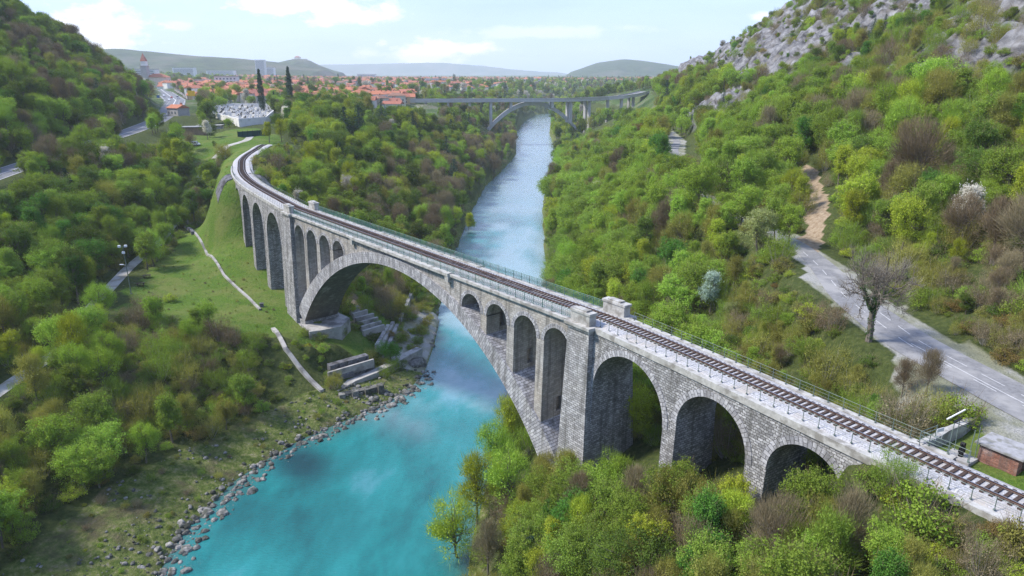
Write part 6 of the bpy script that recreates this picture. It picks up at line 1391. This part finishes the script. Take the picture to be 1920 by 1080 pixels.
def roadpt(t, off):
    P = np.array(ROAD_L, float); s = np.concatenate([[0], np.cumsum(np.hypot(*np.diff(P[:, :2], axis=0).T))]); x, y, z = (np.interp(t, s, P[:, i]) for i in range(3)); x2, y2 = (np.interp(t + 1, s, P[:, i]) for i in (0, 1)); n = np.array([-(y2 - y), x2 - x]); n /= np.linalg.norm(n)
    return x + n[0] * off, y + n[1] * off, z + .07, math.atan2(y2 - y, x2 - x)
for (t, off, c, lb) in [(530, 4.5, 'white', 'white car on the wide road, nearest to the old grey house'), (560, -4, 'silver', 'silver car on the wide road where it straightens'), (585, 0.5, 'red', 'red car on the wide road among white and dark cars'), (600, -5.5, 'dark', 'dark car on the wide road behind the red one'), (640, 5, 'white', 'white car on the wide road farthest up beside the barrier'), (615, 5.5, 'silver', 'small silver car on the hill side lane of the wide road')]:
    r = car_parts(CARP, 1.8, CC[c], (.98, 1.36)); x, y, z, a = roadpt(t, off); r.location = (x, y, z); r.rotation_euler = (0, 0, a); tag(r, lb, 'car', 'cars on the wide road')
# signs, barrier, flyover
x, y, z, a = roadpt(520, -14); s = empty('road_sign', (x, y, gz(x, y))); tag(s, 'big yellow direction board on two posts beside the wide road', 'road sign')
mb = MB(); mb.box((0, 0, 3.0), (6.5, .15, 4.6)); mb.build('board', noisy('yellow_sign_sheet', (.72, .42, .02), (.8, .5, .03), .6, .6, 0), s)
for q in (-2.2, 2.2): mb = MB(); mb.tube([(q, .2, -1), (q, .2, 7.4)], .12, 6); mb.build('post', M['grey_metal'], s)
x, y, z, a = roadpt(540, 13); s = empty('road_sign', (x, y, gz(x, y))); tag(s, 'blue road sign on the hill side of the wide road', 'road sign'); mb = MB(); mb.box((0, 0, 2.2), (2.6, .12, 2.2)); mb.build('board', mat('blue_sign_sheet', (.03, .12, .35), .5), s); mb = MB(); mb.tube([(0, .15, -1), (0, .15, 4.3)], .09, 6); mb.build('post', M['grey_metal'], s)
bp_ = [roadpt(t, -12)[:3] for t in range(560, 800, 12)]; bq = [(p[0], p[1], gz(p[0], p[1])) for p in bp_]
br = empty('roadside_barrier', bq[8]); tag(br, 'long grey barrier on posts beside the upper stretch of the wide road', 'barrier'); local(rail_prof(bq, -.1, .1, 1.2, 3.6).build('panels', M['concrete'], br), br.location)
for p in bq[::2]: mb = MB(); mb.box((p[0], p[1], p[2] - 1), (.4, .5, 4.8)); local(mb.build('post', M['rubble'], br), br.location)
fp = [(*U(x_, y_, 41.5), 41.5) for x_, y_ in [(392, 193), (430, 197), (480, 201), (540, 205), (590, 207), (640, 209)]]
fl = empty('road_flyover', fp[2]); tag(fl, 'low grey road viaduct passing behind the cemetery cypresses', 'flyover'); local(rail_prof(fp, 0, 9, -1.6, 0).build('deck', M['pale_concrete'], fl), fp[2]); local(rail_prof(fp, 0, .25, .002, 1.0).build('parapet', M['grey_metal'], fl), fp[2]); local(rail_prof(fp, 8.7, 8.95, .002, 1.0).build('parapet', M['grey_metal'], fl), fp[2])
for p in fp: mb = MB(); mb.box((p[0] + .5, p[1] + 4.5, 34), (1.2, 5, 7.9)); local(mb.build('pier', M['pale_concrete'], fl), fp[2])
# cemetery
cz = max(gz(*p) for p in CEM) + .4
mb = MB(); mb.prism(CEM if sum((CEM[i - 1][0] - CEM[i][0]) * (CEM[i - 1][1] + CEM[i][1]) for i in range(len(CEM))) < 0 else CEM[::-1], 33, cz); cg = mb.build('cemetery_terrace', M['gravel']); tag(cg, 'raised pale gravel terrace of the cemetery with light retaining walls', 'terrace')
cw = empty('cemetery_wall', (*CEM[6], cz)); tag(cw, 'white wall around the cemetery terrace', 'wall')
for i in range(len(CEM)): a, b = CEM[i - 1], CEM[i]; mb = MB(); prismatic(mb, a, b, .5, cz - 3.5, cz + 1.0); local(mb.build('wall_run', WALLC['white'], cw), cw.location)
gw = U(447, 262, 36.5), U(502, 258, 36.5); gf = empty('green_fence', (*gw[0], 36)); tag(gf, 'dark green screen fence below the cemetery above the railway', 'fence'); mb = MB(); prismatic(mb, *gw, .12, 34.5, 40.2); local(mb.build('screen', mat('dark_green_screen', (.012, .05, .045), .8), gf), gf.location)
for t in np.linspace(0, 1, 7): mb = MB(); mb.box((gw[0][0] * (1 - t) + gw[1][0] * t, gw[0][1] * (1 - t) + gw[1][1] * t - .12, 34.5), (.16, .1, 6.1)); local(mb.build('post', M['black_metal'], gf), gf.location)
gs = []
for k, (w, d, h) in enumerate([(.8, .25, 1.2), (.9, .25, .9), (.5, .2, 1.6)]):
    mb = MB(); mb.box((0, 0, 0), (w, d, h), taper=.9); mb.box((0, -1.0, 0), (w * 1.1, 1.9, .35)); mb.box((0, 0, 0), (w * 1.3, d * 1.8, .2)); o = mb.build('gravestone', M['graves'] if k != 1 else M['boulder']); gs.append(o.data); bpy.data.objects.remove(o)
rg = np.random.default_rng(31); k = 0; GL = []
cx, cy = np.mean(CEM, 0)
for i in range(3000):
    x = cx + (rg.random() - .5) * 80; y = cy + (rg.random() - .5) * 240
    x = round(x / 3.0) * 3.0; y = round(y / 4.2) * 4.2
    if in_poly(np.array([x]), np.array([y]), CEM)[0] and (x, y) not in GL: GL.append((x, y))
rg.shuffle(GL); GL = [tuple(p) for p in GL[:270]]; rows = {}
for (x, y) in GL: rows.setdefault(y, []).append(x)
for ri, (y, xs) in enumerate(sorted(rows.items())):
    for xi, x in enumerate(sorted(xs)):
        k = (ri * 3 + xi * 5) % 3; o = bpy.data.objects.new('gravestone', gs[k]); COL.objects.link(o); o.location = (x, y, cz + .005); tag(o, ['low pale', 'dark grey', 'tall narrow pale'][k] + ' gravestone in the cemetery below the tall cypresses', 'gravestone', 'gravestones in the cemetery')

# ------------------------------------------------------------------ the town
rg = np.random.default_rng(55); HS = []
for (sp, y0, y1) in ((17.5, 570, 1100), (26, 1100, 1900), (34, 1900, 3200)):
    x, y = scatter(sp, -1700, 700, y0, y1, rg, .55); z = ground_z(x, y); X, Y, D = px(x, y, z); d, _ = seg_dist(x, y, ROAD_L); dr, _ = seg_dist(x, y, RIV_L)
    m = (X > 300) & (X < np.where(y > 1700, 1230, np.where(y > 1000, 1000, 900))) & (d > 22) & (np.abs(z - 40) < 6) & (dr > 70) & ~((y < 900) & (X > 770)) & ~((y < 600) & (X < 620)) & (fbm(x * .004, y * .004, 3) > .36)
    m &= rg.random(len(x)) < np.where(X > 900, .35, .95); m &= ~((np.hypot(x - U(410, 172, 41)[0], y - U(410, 172, 41)[1])) < 45)
    for a, b, c in zip(x[m], y[m], z[m]): HS.append((a, b, c, 'h%d' % rg.integers(14), 1.0 if b < 1900 else 1.25, rg.choice([0, .3, -.4, 1.5, 1.2]) + rg.normal() * .1))
HS.sort(key=lambda t: math.hypot(t[0], t[1])); HI = HS[:230]
TM = [('the cemetery cypresses', 520), ('the white long block', 410), ('the church tower', 290), ('the castle hill', 575), ('the tall dark conifers', 700), ('the far bridge end', 760), ('the far bridge middle', 900), ('the flyover', 620), ('the open fields', 830)]
dl_ = {}
for i, h in enumerate(HI):
    X = px(*h[:3])[0]; j = min(range(len(TM)), key=lambda q: abs(X - TM[q][1])); p = HP[h[3]]; dist = 'first row' if h[1] < 760 else 'second row' if h[1] < 850 else 'middle' if h[1] < 960 else 'far side'
    dl_.setdefault(f'{p[3]} house with {p[4]} roof, {dist} of town, {"behind" if dist.endswith("row") else "above"} {TM[j][0]}', []).append(i)
hb = {}
for lb, L_ in dl_.items():
    L_.sort(key=lambda i: px(*HI[i][:3])[0])
    for j, i in enumerate(L_):
        h = HI[i]; ab = house(h[0], h[1], h[2], h[3], h[5], (lb + ('' if len(L_) == 1 else ', ' + ['left', 'second', 'third', 'fourth', 'fifth', 'sixth'][min(j, 5)])), 'houses of the town', i < 26); hb.setdefault(h[3], ab)
HR = [h for h in HS[230:] if h[3] in hb]
mass('far_town_houses', HR, 'hundreds of red roofed houses spreading over the plain', lambda k: hb[k])
def big_block(x, y, w, d, h, lb, m='white'):
    b = empty('tower_block', (x, y, gz(x, y))); tag(b, lb, 'tower block'); mb = MB(); mb.box((0, 0, -2), (w, d, h)); mb.build('wall', WALLC[m], b); mb = MB(); mb.box((0, 0, h - 2), (w + 1, d + 1, .6)); mb.build('roof', M['roof_slab'], b)
    wmb = MB()
    for fl in range(int(h / 3.2) - 1): mb = MB(); mb.box((0, -d / 2 - .05, 1 + fl * 3.2), (w * .9, .2, 1.4)); mb.build('window_band', M['glass_pale'], b)
for (X, D, w, h, lb) in [(305, 1250, 40, 26, 'pale tower block right of the church tower'), (375, 2000, 60, 30, 'long white block on the plain below the blue ridge'), (512, 2300, 30, 62, 'slim white tower block before the castle hill'), (520, 2350, 60, 40, 'wide white block beside the slim tower'), (440, 2300, 90, 26, 'low wide white block below the blue ridge'), (700, 2700, 70, 24, 'white block far out on the plain above the red roofs'), (830, 1500, 60, 16, 'white hall left of the far bridge middle')]:
    x = (X - 960) / FPX * D * 1.0; big_block(x, D, w, 16, h, lb)
tx, ty = -530, 1035; t = empty('church_tower', (tx, ty, gz(tx, ty))); tag(t, 'tall church tower with red pointed roof at the foot of the blue ridge', 'church tower')
mb = MB(); mb.box((0, 0, -2), (8.5, 8.5, 31)); mb.box((0, 0, 29), (9.6, 9.6, 1)); mb.build('shaft', WALLC['grey'], t); mb = MB(); mb.box((0, 0, 30), (7, 7, 6)); mb.build('belfry', WALLC['white'], t); mb = MB(); mb.box((0, 0, 36), (7.5, 7.5, 11), taper=.04); mb.build('spire', ROOFC['red'], t)
mb = MB(); mb.box((14, 6, -2), (30, 14, 16)); n_ = mb.build('nave', WALLC['cream'], t); mb = MB(); mb.box((14, 6, 14), (32, 16, 5), taper=.3); mb.build('nave_roof', ROOFC['orange'], t)

# ------------------------------------------------------------------ hills beyond the plain
def hill(label, sky, dist, depth, m, base=25, rough=.06, nx=160):
    xs = np.linspace(sky[0][0], sky[-1][0], nx); ys = np.interp(xs, [p[0] for p in sky], [p[1] for p in sky]); hh = []
    for _ in range(3): ys[1:-1] = (ys[:-2] + 2 * ys[1:-1] + ys[2:]) / 4
    V = []; ny = 26
    for j in range(ny):
        t = j / (ny - 1) * 2 - 1
        for i in range(nx):
            d = ray(xs[i], ys[i]); k = dist / d[1]; X, Z = d[0] * k, HCAM + d[2] * k; g = (math.cos(t * math.pi) * .5 + .5) ** .8
            e = min(1, min(i, nx - 1 - i) / 10); nz_ = (float(fbm(X * .01 + 3, t * 4 + dist, 4)) - .5) * rough
            V.append((X * (1 + t * depth / dist * .3), dist + t * depth, base - 8 + (Z - base + 8) * g * (1 + nz_) * (.25 + .75 * e)))
    idx = np.arange(nx * ny).reshape(ny, nx); Fc = np.stack([idx[:-1, :-1], idx[:-1, 1:], idx[1:, 1:], idx[1:, :-1]], -1).reshape(-1, 4)
    o = npmesh('hill', V, Fc, m, smooth=True); tag(o, label, kind='structure'); return o
wood = noisy('distant_woodland', (.018, .032, .014), (.06, .09, .03), .02, .95, 1, (.10, .10, .07), .004, dist=8)
hill('long wooded ridge behind the left of the town', [(150, 90), (230, 92), (300, 99), (370, 105), (420, 107), (470, 112), (520, 117), (560, 124), (610, 131), (640, 138)], 3000, 700, wood)
hill('round hill with the castle behind the town', [(490, 128), (520, 118), (545, 112), (562, 110), (580, 113), (600, 123), (625, 132), (650, 138)], 3700, 300, wood)
hill('broad wooded hill right of the distant plain', [(1050, 142), (1085, 130), (1120, 118), (1165, 111), (1200, 113), (1240, 119), (1290, 128), (1340, 138), (1400, 142)], 4600, 900, wood)
hill('faint far mountains on the horizon', [(540, 130), (600, 121), (700, 120), (780, 118), (830, 118), (900, 123), (960, 130), (1010, 134), (1080, 137)], 11200, 700, wood)
p = un(562, 111, 118); t_ = 3700 / ray(562, 112)[1]; cxx, czz = ray(562, 112)[0] * t_, HCAM + ray(562, 112)[2] * t_; c = empty('castle', (cxx, 3700, czz - 6)); tag(c, 'pale castle crowning the round hill behind the town', 'castle')
mb = MB(); mb.box((0, 0, 0), (70, 40, 10)); mb.box((-10, 0, 0), (26, 26, 18)); mb.build('wall', WALLC['cream'], c); mb = MB(); mb.box((-10, 0, 18), (28, 28, 6), taper=.3); mb.build('roof', ROOFC['red'], c)

# ------------------------------------------------------------------ the air of the valley
hm = bpy.data.materials.new('pale_blue_haze'); hm.use_nodes = True; nt = hm.node_tree; nt.nodes.clear(); pv = nt.nodes.new('ShaderNodeVolumePrincipled'); ho = nt.nodes.new('ShaderNodeOutputMaterial'); nt.links.new(pv.outputs[0], ho.inputs['Volume'])
pv.inputs['Color'].default_value = (.84, .92, 1, 1); pv.inputs['Density'].default_value = .00011; pv.inputs['Anisotropy'].default_value = .1
mb = MB(); mb.box((0, 6000, float(ZZ.min()) - 4), (18600, 13200, float(ZZ.max()) + 60)); o = mb.build('haze', hm); tag(o, 'thin pale blue haze filling the valley and the plain', kind='stuff')
